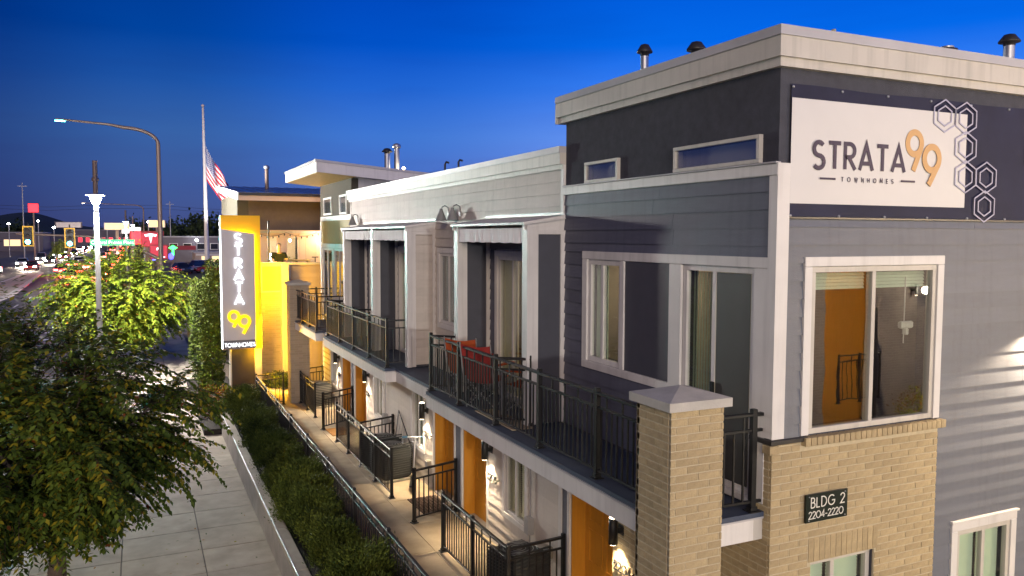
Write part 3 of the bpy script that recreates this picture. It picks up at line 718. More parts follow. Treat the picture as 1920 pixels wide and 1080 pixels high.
part('fascia_board', MB().box(-0.085, 0.02, LA + 0.002, LB + 0.13, 5.6255, 5.765), 'cream_cap', TB)
part('fascia_flashing', MB().box(-0.10, 0.2, LA + 0.002, LB + 0.14, 5.7655, 5.845), 'cap_flashing', TB)
for h in deckdoors:
    for a in ((-0.035, -0.002, h[0] - 0.085, h[0] - 0.001, 2.36, h[3]), (-0.035, -0.002, h[1] + 0.001, h[1] + 0.085, 2.36, h[3]), (-0.036, -0.002, h[0] - 0.085, h[1] + 0.085, h[3] + 0.001, h[3] + 0.09)): tr('trim_board', *a)
    lit = h is deckdoors[0]
    f = window('x', -0.008, h[0], h[1], 2.362, h[3], 2, name='sliding_door', fw=0.05, pane='pane')
    part('curtain', MB().box(0.10, 0.12, h[0] + (0.55 if lit else 0), h[1], 2.4, 4.4), 'blind_cream' if lit else 'blind', f)
a, b, c, d = winB
for q in ((-0.035, -0.002, a - 0.085, a - .001, c, d), (-0.035, -0.002, b + .001, b + 0.085, c, d), (-0.036, -0.002, a - 0.085, b + 0.085, d + .001, d + 0.09), (-0.037, -0.002, a - 0.085, b + 0.085, c - 0.09, c - .001)): tr('trim_board', *q)
window('x', -0.008, a, b, c, d, 2, fw=0.05, blind='blind', pane='pane_dark', blind_frac=0.9)
# --- privacy walls, posts, canvas valances and small canopy roofs
def screen_wall(y, light_=False):
    px = -0.56; f = MB()
    part('screen_wall', MB().box(-0.46, -0.002, y, y + 0.08, 2.36, 4.80), 'flat_panel', TB)
    if light_: boards(TB, 'y', y, -0.395, -0.075, 2.40, 4.74, 'light_board')
    tr('post', px, px + 0.075, y - 0.055, y + 0.09, 2.36, 4.86)
    tr('trim_board', px + 0.0755, px + 0.17, y - 0.024, y - 0.001, 2.36, 4.80)
    tr('trim_board', -0.072, -0.003, y - 0.024, y - 0.001, 2.36, 4.80)
    tr('trim_board', px + 0.1705, -0.0725, y - 0.023, y - 0.001, 4.745, 4.80)
for y, l in ((3.70, 0), (6.07, 0), (8.55, 1), (10.87, 0), (13.33, 0)): screen_wall(y, l)
def valance(y0, y1):
    mb = MB(); vs = []; fs = []; n = 90
    for i in range(n + 1):
        u = i / n; yy = y0 + (y1 - y0) * u
        for j in range(6):
            v = j / 5; fold = 0.010 * math.sin(yy * 31 + 3 * math.sin(yy * 5)) * (0.4 + 0.6 * v) + 0.006 * math.sin(yy * 73 + v)
            vs.append((-0.545 + fold, yy, 4.825 - 0.19 * v + 0.004 * math.sin(yy * 17) * v))
    for i in range(n):
        for j in range(5): a = i * 6 + j; fs.append((a, a + 6, a + 7, a + 1))
    mb.add(vs, fs, 0, True); part('canvas_valance', mb, 'canvas', TB)
valance(3.80, 6.01); valance(8.65, 10.81); valance(10.97, 13.27)
for y0, y1 in ((3.66, 6.20), (8.49, 13.45)):
    part('canopy_roof', MB().prism([(-0.60, 4.862), (-0.60, 4.895), (-0.001, 4.99), (-0.001, 4.945)], 'y', y0, y1), 'white_trim', TB)
    for ye in (y0 + 0.035, y1 - 0.065): part('canopy_end', MB().prism([(-0.585, 4.80), (-0.585, 4.8635), (-0.002, 4.9435), (-0.002, 4.80)], 'y', ye, ye + 0.03), 'white_trim', TB)
    part('canopy_flashing', MB().box(-0.03, -0.0015, y0 + 0.01, y1 - 0.01, 4.991, 5.03), 'cap_flashing', TB)
# barn lamps over the canopy
for i, (y, lb) in enumerate(((7.83, 'grey cone wall lamp above the canvas porch, farther of the pair'), (7.28, 'grey cone wall lamp above the canvas porch, nearer of the pair'), (14.1, 'grey cone wall lamp beside the olive wall end'))):
    t = thing('wall_lamp', lb, 'wall lamp', (0, y, 5.08), group='grey cone lamps on the pale siding')
    part('arm', MB().tube([(-0.024, 0, 0.02), (-0.03, 0, 0.13), (-0.09, 0, 0.16), (-0.15, 0, 0.13)], 0.010, 6), 'barn_shade', t)
    part('shade', MB().lathe((-0.16, 0, -0.10), [(0.105, 0.0), (0.10, 0.01), (0.045, 0.14), (0.03, 0.18), (0.025, 0.21)], 16), 'barn_shade', t)
    part('wall_plate', MB().cbox(-0.035, -0.023, -0.04, 0.04, -0.03, 0.05, 0.003), 'barn_shade', t)
# --- olive end part
part('olive_panel', MB().box(-0.014, -0.001, LB + 0.07, LC - 0.06, 4.50, 5.13), 'olive_panel', TB)
tr('trim_board', -0.04, -0.001, LB, LC, 5.131, 5.26); tr('trim_board', -0.035, -0.001, LB, LC, 4.385, 4.50)
tr('corner_board', -0.036, -0.001, LC - 0.058, LC + 0.06, 2.36, 5.13); tr('corner_board', -0.036, -0.001, LB + 0.001, LB + 0.068, 2.36, 4.384)
for h in winC:
    f = window('x', -0.03, h[0], h[1], h[2], h[3], 2, fw=0.07, pane='pane_dark', blind='blind', blind_frac=0.9)
tr('trim_board', -0.034, -0.001, LB + 0.07, 16.94, 2.93, 3.018); part('olive_panel', MB().box(-0.014, -0.001, LB + 0.07, 16.94, 2.36, 2.929), 'olive_panel', TB)
tr('trim_board', -0.034, -0.001, 16.77, 16.94, 3.02, 4.384)
for h in hiC: window('x', -0.03, *h, 1, fw=0.05, pane='pane_high')
part('roof_overhang', MB().prism([(-0.95, 6.255), (-0.95, 6.53), (GXR, 5.73), (GXR, 5.45)], 'y', LB - 0.45, LC + 0.42), 'white_trim', TB)
part('roof_flashing', MB().prism([(-0.975, 6.5), (-0.975, 6.56), (GXR, 5.755), (GXR, 5.70)], 'y', LB - 0.475, LC + 0.445), 'cap_flashing', TB)
for k in range(12):
    y0 = LB - 0.40 + k * 0.365
    part('soffit_plank', MB().prism([(-0.93, 6.243), (-0.93, 6.2545), (0.02, 6.174), (0.02, 6.162)], 'y', y0, y0 + 0.355), 'soffit_wood', TB)

# --- deck slab
deck = [(0.50, 6.37, -0.94), (6.37, 8.64, -0.74), (8.64, 13.88, -0.94), (13.88, 14.82, -0.74), (14.82, 17.66, -0.94)]
for a, b, x in deck:
    part('deck_slab', MB().box(x + 0.03, -0.001, a, b, 2.11, 2.30), 'white_trim', TB)
    part('deck_floor', MB().box(x - 0.005, -0.026, a, b, 2.302, 2.345), 'deck_floor', TB)
    n = max(1, round((b - a) / 2.7))
    for k in range(n):
        c0, c1 = a + (b - a) * k / n, a + (b - a) * (k + 1) / n
        part('fascia_board', MB().box(x, x + 0.029, c0 + 0.0015, c1 - 0.0015, 2.10, 2.285), 'white_trim', TB)
    part('drip_edge', MB().box(x - 0.022, x + 0.03, a - 0.004, b + 0.004, 2.286, 2.3015), 'cap_flashing', TB)
part('deck_slab', MB().box(-0.53, -0.001, 0.075, 0.5, 2.11, 2.30), 'white_trim', TB)
part('deck_floor', MB().box(-0.53, -0.026, 0.05, 0.5, 2.302, 2.345), 'deck_floor', TB)
part('fascia_board', MB().box(-0.53, -0.13, 0.06, 0.074, 2.10, 2.285), 'white_trim', TB); part('fascia_board', MB().box(-0.129, -0.03, 0.0605, 0.074, 2.10, 2.285), 'cream_cap', TB)
part('drip_edge', MB().box(-0.53, -0.03, 0.045, 0.1, 2.286, 2.3015), 'cap_flashing', TB)
for y, x0, x1 in ((8.64, -0.94, -0.74), (14.82, -0.94, -0.74)):
    part('fascia_board', MB().box(x0 + 0.03, x1, y - 0.014, y - 0.001, 2.10, 2.285), 'white_trim', TB); part('drip_edge', MB().box(x0, x1, y - 0.03, y, 2.286, 2.3015), 'cap_flashing', TB)
part('porch_ceiling', MB().box(-0.70, -0.003, 0.5, 17.7, 2.085, 2.099), 'white_trim', TB)
part('deck_plank', MB().cbox(-0.80, -0.5, 3.55, 4.75, 2.347, 2.362, 0.004), 'concrete', TB, label='pale board lying at the deck edge')

# --- ground floor: siding, doors, windows, trims
def gboards(a, b, holes=()): boards(TB, 'x', 0.0, a, b, 0.0, 2.08, 'light_board', holes=holes, z_phase=0.02)
gboards(3.785, 6.10, [(gwins[0][0] - 0.08, gwins[0][1] + 0.08, 0.54, 2.08)])
gboards(8.70, 11.98, [(gwins[1][0] - 0.08, gwins[1][1] + 0.08, 0.55, 2.08)])
gboards(11.98, 13.39, [(gwins[2][0] - 0.08, gwins[2][1] + 0.08, 0.54, 2.08)])
gboards(16.04, 18.4, [(gwins[3][0] - 0.08, gwins[3][1] + 0.08, 0.52, 2.08)])
def vtrim(y0, y1, m='white_trim'): tr('trim_board', -0.032, -0.002, y0, y1, 0.0, 2.08, m=m)
vtrim(3.49, 3.545); vtrim(3.69, 3.78); tr('panel', -0.02, -0.002, 3.546, 3.689, 0, 2.08, m='grey_board')
vtrim(6.105, 6.155); vtrim(7.195, 7.25); vtrim(7.51, 7.575); tr('panel', -0.02, -0.002, 7.251, 7.509, 0, 2.08, m='grey_board'); vtrim(8.635, 8.695)
vtrim(13.395, 13.445); vtrim(14.585, 14.64); vtrim(14.9, 14.955); tr('panel', -0.02, -0.002, 14.641, 14.899, 0, 2.08, m='grey_board'); vtrim(15.985, 16.035)
vtrim(11.96, 12.0)
for a, b in gdoors:
    rc = 0.19
    d = MB().box(rc, rc + 0.05, a, b, 0, 2.06)
    n = 4
    for (u0, u1, z0, z1) in ((0.12, 0.46, 1.15, 1.85), (0.54, 0.88, 1.15, 1.85), (0.12, 0.46, 0.62, 1.05), (0.54, 0.88, 0.62, 1.05)):
        y0, y1 = a + (b - a) * u0, a + (b - a) * u1
        for q in ((y0, y1, z0, z0 + 0.025), (y0, y1, z1 - 0.025, z1)): d.box(rc - 0.012, rc + 0.002, *q)
        for q in ((y0, y0 + 0.025), (y1 - 0.025, y1)): d.box(rc - 0.0115, rc + 0.002, *q, z0 + 0.026, z1 - 0.026)
    do = part('door', d, 'orange_door', TB)
    part('lever_handle', MB().tube([(rc - 0.01, a + 0.09, 0.98), (rc - 0.06, a + 0.09, 0.98), (rc - 0.06, a + 0.2, 0.98)], 0.011, 6).lathe((rc - 0.015, a + 0.09, 1.12), [(0.03, -0.03), (0.032, 0.03)], 8), 'galvanised', do)
    part('kick_plate', MB().cbox(rc - 0.016, rc - 0.001, a + 0.12, a + 0.48, 0.12, 0.55, 0.004), 'white_trim', do)
    part('jamb', MB().box(0.0, rc, a - 0.004, a + 0.018, 0, 2.06), 'orange_door', TB); part('jamb', MB().box(0.0, rc, b - 0.018, b + 0.004, 0, 2.06), 'orange_door', TB)
    part('threshold', MB().cbox(-0.03, rc, a + .02, b - .02, -0.02, 0.02, 0.004), 'galvanised', TB)
for i, h in enumerate(gwins):
    a, b, c, d = h
    for q in ((-0.034, -0.002, a - 0.075, a - .001, c, 2.08), (-0.034, -0.002, b + .001, b + 0.075, c, 2.08), (-0.036, -0.002, a - 0.075, b + 0.075, c - 0.08, c - .001), (-0.035, -0.002, a - 0.075, b + 0.075, d + .001, 2.081)): tr('trim_board', *q)
    f = window('x', -0.008, a, b, c, d, 2, fw=0.045, pane='pane', blind='blind_cream' if i % 2 == 0 else 'blind', blind_frac=0.95)
# brick returns at the olive end
part('ground_panel', MB().box(-0.015, -0.002, 17.4, LC, 0, 2.08), 'brick_far', TB)
# roof vents
def vent(x, y, z0, z1, r, label, cap='cone', m='steel'):
    t = thing('roof_vent', label, 'roof vent', (x, y, z0), group='metal flue pipes on the flat roofs')
    h = z1 - z0
    part('pipe', MB().tube([(0, 0, -0.1), (0, 0, h * 0.8)], r, 14), m, t)
    if cap == 'cone': part('cap', MB().lathe((0, 0, h * 0.8), [(r * .5, -0.02), (r * 1.08, 0.0), (r * 1.08, 0.045), (r * 1.95, 0.04), (r * 1.95, 0.055), (r * 1.0, 0.135), (0.004, 0.15)], 14), 'dark_bronze', t)
    elif cap == 'drum': part('cap', MB().lathe((0, 0, h * 0.62), [(r * 1.5, 0), (r * 1.55, 0.02), (r, 0.03), (r, 0.06), (r * 1.25, 0.065), (r * 1.25, 0.075), (r, 0.08), (r, 0.11), (r * 1.5, 0.115), (r * 1.55, 0.15), (r * .8, 0.17)], 14), 'dark_bronze', t)
    elif cap == 'tall': part('cap', MB().lathe((0, 0, h * 0.8), [(r * 1.1, 0.0), (r * 1.5, 0.03), (r * 1.5, 0.10), (r * .5, 0.14)], 14), 'steel', t)
    return t

# --- brick pillars
def pillar(y0, label, small):
    t = thing('brick_pillar', label, 'pillar', (-1.08, y0, 0), group='brick pillars at the ends of the deck')
    w_, d_ = 0.535, 0.49
    if small:
        part('shaft', MB().box(0, w_, 0, d_, 0, 3.33), 'brick_far', t)
    else:
        part('mortar_bed', MB().box(0.0055, w_ - 0.0055, 0.0055, d_ - 0.0055, 0, 3.33), 'mortar', t)
        for fx, ax, face, L_ in ((0, 'y', 0.0155, w_), (1, 'x', 0.0155, d_), (2, 'y', d_ - 0.0155, w_), (3, 'x', w_ - 0.0155, d_)):
            vis = fx < 2
            u0, u1 = (0.001, L_ - 0.001) if ax == 'y' else (0.032, L_ - 0.032)
            bricks(t, ax, face, u0, u1, 0.022, 3.33, phase=0.06 + 0.09 * fx, stuff_below=1.5 if vis else 9)
    part('cap', MB().add([(-0.045, -0.045, 3.332), (w_ + 0.045, -0.045, 3.332), (w_ + 0.045, d_ + 0.045, 3.332), (-0.045, d_ + 0.045, 3.332),
                          (-0.045, -0.045, 3.405), (w_ + 0.045, -0.045, 3.405), (w_ + 0.045, d_ + 0.045, 3.405), (-0.045, d_ + 0.045, 3.405), (w_ / 2, d_ / 2, 3.485)],
                         [(0, 3, 2, 1), (0, 1, 5, 4), (1, 2, 6, 5), (2, 3, 7, 6), (3, 0, 4, 7), (4, 5, 8), (5, 6, 8), (6, 7, 8), (7, 4, 8)]), 'kerb', t)
pillar(-0.03, 'tall tan brick pillar with pyramid cap beside the gable window corner', False)
pillar(17.68, 'brick pillar with pyramid cap beside the glowing yellow sign', True)

# ------------------------------------------------------------------ railings
RM = {}
def bar_mesh(key, mb_fn):
    if key not in RM: RM[key] = mb_fn().mesh(key[0], 'black_metal')
    return RM[key]
def railing(p0, p1, z, h, posts, label, group, cat='railing', name='railing', gap=0.092, drop=0.0, feet=True):
    p0 = Vector((*p0, z)); p1 = Vector((*p1, z)); L = (p1 - p0).length; ang = math.atan2(p1.y - p0.y, p1.x - p0.x)
    t = thing(name, label, cat, p0, ang, group)
    part('top_rail', MB().cbox(0, L, -0.026, 0.026, h - 0.03, h, 0.006), 'black_metal', t)
    part('rail', MB().cbox(0, L, -0.014, 0.014, h - 0.165, h - 0.14, 0.003), 'black_metal', t)
    part('rail', MB().cbox(0, L, -0.014, 0.014, 0.075, 0.10, 0.003), 'black_metal', t)
    pm = bar_mesh(('post', round(h, 2), drop), lambda: MB().cbox(-0.024, 0.024, -0.024, 0.024, -drop, h + 0.035, 0.005))
    fm = bar_mesh(('post_foot', 1), lambda: MB().cbox(-0.055, 0.055, -0.055, 0.055, 0.0, 0.012, 0.003).cbox(-0.033, 0.033, -0.033, 0.033, 0.012, 0.05, 0.004))
    bm_ = bar_mesh(('baluster', round(h, 2)), lambda: MB().box(-0.0075, 0.0075, -0.0075, 0.0075, 0.10, h - 0.165))
    bl_ = bar_mesh(('picket', round(h, 2)), lambda: MB().box(-0.0075, 0.0075, -0.0075, 0.0075, h - 0.14, h - 0.03))
    for s in posts:
        po = link('post', pm, t, (s * L, 0, 0))
        if feet: link('post_foot', fm, po)
    n = max(2, int(L / gap))
    for k in range(1, n):
        s = k / n
        if any(abs(s - q) * L < 0.045 for q in posts): continue
        link('baluster', bm_, t, (s * L, 0, 0))
        if k % 3 == 0: link('picket', bl_, t, (s * L, 0, 0))
    return t
DG = 'black railings along the upper deck'; PG = 'black railings round the patios'
zd = 2.345; hd = 0.865
railing((-0.85, 0.47), (-0.85, 6.40), zd, hd, [0.17, 0.38, 0.585, 0.80, 1.0], 'longest black deck railing, from the brick pillar past the red chairs', DG)
railing((-0.85, 3.93), (-0.50, 3.66), zd, hd, [0.98], 'short black railing dividing the red chair deck from the pillar deck', DG)
railing((-0.85, 6.40), (-0.52, 6.10), zd, hd, [0.97], 'short black railing at the far end of the red chair deck', DG)
railing((-0.85, 8.80), (-0.85, 13.80), zd, hd, [0.0, 0.25, 0.5, 0.75, 1.0], 'black deck railing in front of the turquoise tinted canvas porches', DG)
railing((-0.85, 8.80), (-0.40, 8.72), zd, hd, [0.93], 'short black railing beside the pale clapboard screen wall', DG)
railing((-0.85, 11.3), (-0.52, 10.95), zd, hd, [0.97], 'short black railing dividing the two turquoise canvas porches', DG)
railing((-0.85, 13.80), (-0.52, 13.45), zd, hd, [0.97], 'short black railing at the end of the turquoise porches', DG)
railing((-0.88, 14.95), (-0.88, 17.70), zd, hd, [0.0, 0.35, 0.7], 'black deck railing glowing yellow in front of the olive wall windows', DG)
railing((-0.88, 14.95), (-0.02, 14.95), zd, hd, [0.9], 'black cross railing between the olive wall and the porches', DG)
railing((-0.50, 18.10), (-0.02, 18.10), zd, hd, [0.5], 'short black railing between the far brick pillar and the olive wall', DG)
railing((-0.53, 0.11), (-0.02, 0.09), zd, hd, [0.80], 'short black railing between the near brick pillar and the gable corner', DG)
hp = 0.89
railing((-0.85, 3.55), (-0.85, 5.88), 0, hp, [0.0, 0.5, 1.0], 'black patio railing in front of door 2208', PG)
railing((-0.85, 3.55), (-0.04, 3.62), 0, hp, [1.0], 'black cross railing beside the nearest air conditioner', PG)
railing((-0.87, 7.2), (-0.04, 7.45), 0, hp, [0.0, 1.0], 'black cross railing between doors 2208 and 2212', PG)
railing((-0.85, 8.57), (-0.85, 12.93), 0, hp, [0.0, 0.25, 0.5, 0.75, 1.0], 'black patio railing in front of the two air conditioners', PG)
railing((-0.85, 10.9), (-0.04, 11.2), 0, hp, [1.0], 'black cross railing behind the two air conditioners', PG)
railing((-0.9, 14.2), (-0.04, 14.75), 0, hp, [0.0, 1.0], 'black cross railing next to the orange door mat', PG)
railing((-0.82, 15.6), (-0.82, 17.62), 0, hp, [0.0, 0.5, 1.0], 'black patio railing ending at the far brick pillar', PG)
railing((-0.54, 18.2), (-0.04, 18.4), 0, hp, [1.0], 'short black railing behind the far brick pillar', PG)
fl = 20.2
railing((-2.02, -2.6), (-2.02, 17.6), -0.16, 1.05, [i / 11 for i in range(12)], 'long black fence between the walkway and the evergreen hedge', 'fence', 'fence', 'fence', gap=0.105, drop=0.2, feet=False)
railing((-2.02, 17.6), (-1.3, 17.62), 0.0, 0.89, [1.0], 'short black railing closing the walkway beside the sign', 'fence', 'fence', 'fence')

# ------------------------------------------------------------------ wall sconces (lit)
def sconce(x, y, z, label, out='x', up=24, down=115, cone=112, soft=.9):
    t = thing('wall_sconce', label, 'wall lamp', (x, y, z), group='lit cylinder lamps beside the doors')
    dx, dy = (-0.13, 0) if out == 'x' else (0, -0.13)
    part('cylinder', MB().lathe((dx, dy, 0), [(0.046, -0.15), (0.052, -0.148), (0.052, 0.148), (0.046, 0.15)], 16), 'black_metal', t)
    part('lens', MB().lathe((dx, dy, 0.1505), [(0.043, 0.0), (0.046, 0.004), (0.03, 0.012), (0.002, 0.014)], 14), 'lamp_glow', t)
    part('lens', MB().lathe((dx, dy, -0.155), [(0.04, 0.0), (0.043, 0.004)], 14), 'lamp_glow', t)
    br = MB()
    if out == 'x': br.cbox(-0.09, -0.03, -0.02, 0.02, -0.03, 0.03, 0.004).cbox(-0.03, -0.012, -0.055, 0.055, -0.06, 0.06, 0.004)
    else: br.cbox(-0.02, 0.02, -0.09, -0.03, -0.03, 0.03, 0.004).cbox(-0.055, 0.055, -0.03, -0.012, -0.06, 0.06, 0.004)
    part('bracket', br, 'black_metal', t)
    light('sconce_up', 'SPOT', (dx, dy, 0.17), up, (1.0, 0.78, 0.52), t, (dx, dy, 2), 0.03, 110, 0.8)
    light('sconce_down', 'SPOT', (dx, dy, -0.17), down, (1.0, 0.78, 0.52), t, (dx * .9, dy * .9, -2), 0.03, cone, soft)
    return t
sconce(0, 2.30, 1.42, 'black cylinder lamp on brick beside door 2204, closest of the lamps')
sconce(0, 5.98, 1.44, 'black cylinder lamp beside door 2208 lighting pale siding')
sconce(0, 9.0, 1.44, 'black cylinder lamp beside door 2212 next to the scooter')
sconce(0, 13.22, 1.44, 'black cylinder lamp by the orange door with the orange mat')
sconce(0, 16.3, 1.44, 'black cylinder lamp at the far orange door under the olive wall')
sconce(3.66, 0, 4.0, 'black cylinder lamp on grey clapboard, just outside the banner window', 'y', 6, 300, 150, .3)

# door numbers
def number(s, y, z, where, h=0.105, x=-0.05):
    t = thing('house_number', 'black metal numerals %s %s' % (s, where), 'house number', (x, y, z), group='house numbers by the doors')
    pl = lambda u, v, tt: (-tt, -u, v)
    mb = MB(); wd = text_w(s, 0.25) * h; text_mb(mb, s, -wd / 2, -h / 2, h, 0.015, pl, 0.25, 0.012); part('numerals', mb, 'numeral_black', t)
    part('standoffs', MB().box(0.0, 0.035, -0.2, -0.19, -0.01, 0.01).box(0.0, 0.035, 0.19, 0.2, -0.01, 0.01), 'numeral_black', t)
number('2204', 2.22, 1.0, 'on tan brick under the closest lamp'); number('2208', 5.88, 1.02, 'on lit pale siding, window with blinds at right'); number('2212', 8.94, 1.0, 'near the scooter under the middle lamp'); number('2216', 13.20, 1.0, 'on lit siding by the door with the orange mat'); number('2220', 16.22, 1.0, 'at the most distant orange door')

# ------------------------------------------------------------------ patio objects
def ac(x, y, label, r=0.29, h=0.66, beige=False):
    t = thing('air_conditioner', label, 'air conditioner', (x, y, 0), 0.2, 'outdoor air conditioner units on the patio')
    part('casing', MB().cbox(-r, r, -r, r, 0.04, h, 0.05), 'ac_beige' if beige else 'ac_body', t)
    lv = MB()
    for k in range(14):
        z = 0.12 + k * 0.045
        lv.box(-r - 0.012, r + 0.012, -r - 0.012, -r + 0.01, z, z + 0.02); lv.box(-r - 0.012, -r + 0.01, -r, r, z, z + 0.02)
    part('louvres', lv, 'ac_body', t)
    g = MB()
    for k in range(5): g.tube([(0.05 * (k + 1) * math.cos(a), 0.05 * (k + 1) * math.sin(a), h + 0.012) for a in [i * math.pi / 8 for i in range(17)]], 0.004, 4)
    part('fan_grille', g, 'galvanised', t); part('base', MB().box(-r - .03, r + .03, -r - .03, r + .03, 0, 0.04), 'concrete_grey', t)
    return t
ac(-0.50, 4.0, 'dark air conditioner beside the cross railing near door 2204')
ac(-0.52, 9.75, 'dark air conditioner next to the scooter, nearer of two')
ac(-0.50, 10.45, 'dark air conditioner against the cross railing, farther of two')
ac(-0.48, 17.0, 'beige air conditioner next to the far brick pillar', beige=True)
def doormat(x, y, label, m, w_=0.45, d_=0.75):
    mb = MB().cbox(-w_ / 2, w_ / 2, -d_ / 2, d_ / 2, 0.0, 0.018, 0.005)
    solo('doormat', mb, m, label, 'doormat', (x, y, 0.0), 0.03, 'door mats')
doormat(-0.62, 13.85, 'plain orange door mat on the concrete patio', 'orange_mat'); 
t = thing('doormat', 'dark brown lattice door mat before door 2212', 'doormat', (-0.35, 7.95, 0.0), 0.03, 'door mats')
mb = MB()
for k in range(9): mb.box(-0.26 + k * 0.06, -0.23 + k * 0.06, -0.42, 0.42, 0.002, 0.016)
for k in range(13): mb.box(-0.27, 0.27, -0.42 + k * 0.066, -0.40 + k * 0.066, 0.003, 0.018)
part('lattice', mb, 'brown_mat', t)
sc = thing('scooter', 'folded kick scooter with blue grips leaning on the pale wall', 'scooter', (-0.30, 9.05, 0.0), -0.35)
part('deck', MB().cbox(-0.05, 0.05, -0.32, 0.28, 0.08, 0.11, 0.01), 'black_metal', sc)
part('stem', MB().tube([(0, 0.30, 0.1), (0.04, 0.36, 0.85)], 0.016, 8), 'steel', sc)
part('handlebar', MB().tube([(-0.17, 0.35, 0.86), (0.22, 0.37, 0.86)], 0.013, 8), 'steel', sc)
for u in (-0.16, 0.2): part('grip', MB().tube([(u - 0.05, 0.36, 0.86), (u + 0.05, 0.36, 0.86)], 0.024, 8), 'blue_plastic', sc)
for v in (-0.34, 0.34): part('wheel', MB().tube([(0.02 + 0.0 * i, v + 0.085 * math.cos(i * math.pi / 8), 0.09 + 0.085 * math.sin(i * math.pi / 8)) for i in range(17)], 0.018, 6), 'rubber', sc)
for y, z, lb in ((3.98, 0.55, 'beige outlet cover box on the siding near the closest air conditioner'), (8.85, 0.45, 'small beige outlet cover box beside door 2212')):
    t = thing('outlet_box', lb, 'outlet box', (-0.022, y, z), group='outlet boxes on the siding')
    part('body', MB().cbox(-0.07, 0.0, -0.05, 0.05, -0.08, 0.08, 0.008), 'ac_beige', t); part('cover', MB().cbox(-0.085, -0.071, -0.045, 0.045, -0.05, 0.07, 0.004), 'grey_plastic', t)
for y, lb in ((4.55, 'grey meter box with conduit on the siding by the blinds window'), (11.7, 'grey meter box with conduit behind the cross railing')):
    t = thing('meter_box', lb, 'meter box', (-0.022, y, 0.72), group='grey meter boxes')
    part('box', MB().cbox(-0.10, 0.0, -0.06, 0.06, -0.12, 0.12, 0.01), 'grey_plastic', t); part('conduit', MB().tube([(-0.04, 0, -0.12), (-0.04, 0, -0.70)], 0.012, 6).tube([(-0.03, 0, 0.12), (-0.03, 0, 1.3)], 0.010, 6), 'grey_plastic', t)
# leaning wire rack
t = thing('wire_rack', 'wire trellis leaning against the pale siding behind the scooter', 'trellis', (-0.12, 10.4, 0))
mb = MB()
for k in range(7): mb.tube([(-0.08, -0.5 + k * 0.13, 0.02), (0.06, -0.5 + k * 0.13, 0.55 + 0.09 * k)], 0.006, 5)
part('wires', mb, 'galvanised', t); part('frame', MB().tube([(-0.08, -0.5, 0.02), (0.06, -0.5, 0.55), (0.06, 0.3, 1.1), (-0.08, 0.3, 0.02)], 0.011, 6), 'black_metal', t)
# camping chairs on the deck
def camp_chair(x, y, rot, label, cloth):
    t = thing('camping_chair', label, 'chair', (x, y, 2.346), rot, 'folding chairs on the deck')
    w_ = 0.24; sh = 0.40
    def cl(pts_a, pts_b):
        mb = MB(); n = len(pts_a); vs = []
        for a, b in zip(pts_a, pts_b):
            for k in range(7):
                q = k / 6; p = Vector(a).lerp(Vector(b), q); p.z -= 0.035 * math.sin(math.pi * q); vs.append(p)
        fs = []
        for i in range(n - 1):
            for k in range(6): a = i * 7 + k; fs.append((a, a + 1, a + 8, a + 7))
        mb.add(vs, fs, 0, True); return mb
    part('seat', cl([(-w_, 0.22, sh + .04), (-w_, 0, sh), (-w_, -0.20, sh - .02)], [(w_, 0.22, sh + .04), (w_, 0, sh), (w_, -0.20, sh - .02)]), cloth[1], t)
    part('backrest', cl([(-w_, -0.20, sh - .02), (-w_ - .01, -0.27, sh + .22), (-w_ - .015, -0.34, sh + .50)], [(w_, -0.20, sh - .02), (w_ + .01, -0.27, sh + .22), (w_ + .015, -0.34, sh + .50)]), cloth[0], t)
    for s in (-1, 1):
        part('armrest', MB().cbox(s * w_ - 0.03, s * w_ + 0.03, -0.27, 0.24, sh + .20, sh + .222, 0.006), cloth[1], t)
        part('leg', MB().tube([(s * w_, 0.24, 0.0), (s * w_, 0.24, sh + .2)], 0.010, 6), 'galvanised', t)
        part('leg', MB().tube([(s * w_, -0.20, 0.0), (s * (w_ + .015), -0.345, sh + .52)], 0.010, 6), 'galvanised', t)
        part('brace', MB().tube([(s * w_, 0.24, 0.02), (s * w_, -0.22, sh - .03)], 0.008, 6).tube([(s * w_, -0.19, 0.02), (s * w_, 0.24, sh)], 0.008, 6), 'galvanised', t)
    part('brace', MB().tube([(-w_, 0.24, 0.02), (w_, 0.24, sh)], 0.008, 6).tube([(w_, 0.245, 0.02), (-w_, 0.245, sh)], 0.008, 6).tube([(-w_, -0.2, 0.02), (w_, -0.2, sh)], 0.008, 6).tube([(w_, -0.205, 0.02), (-w_, -0.205, sh)], 0.008, 6), 'galvanised', t)
camp_chair(-0.46, 5.75, math.radians(-48), 'red orange camping chair at the far end of the deck railing', ('orange_cloth', 'red_cloth'))
camp_chair(-0.48, 5.0, math.radians(-58), 'red camping chair with orange seat, middle one on the deck', ('red_cloth', 'orange_cloth'))
camp_chair(-0.24, 4.3, math.radians(35), 'orange folding chair against the white porch post', ('orange_cloth', 'orange_cloth'))

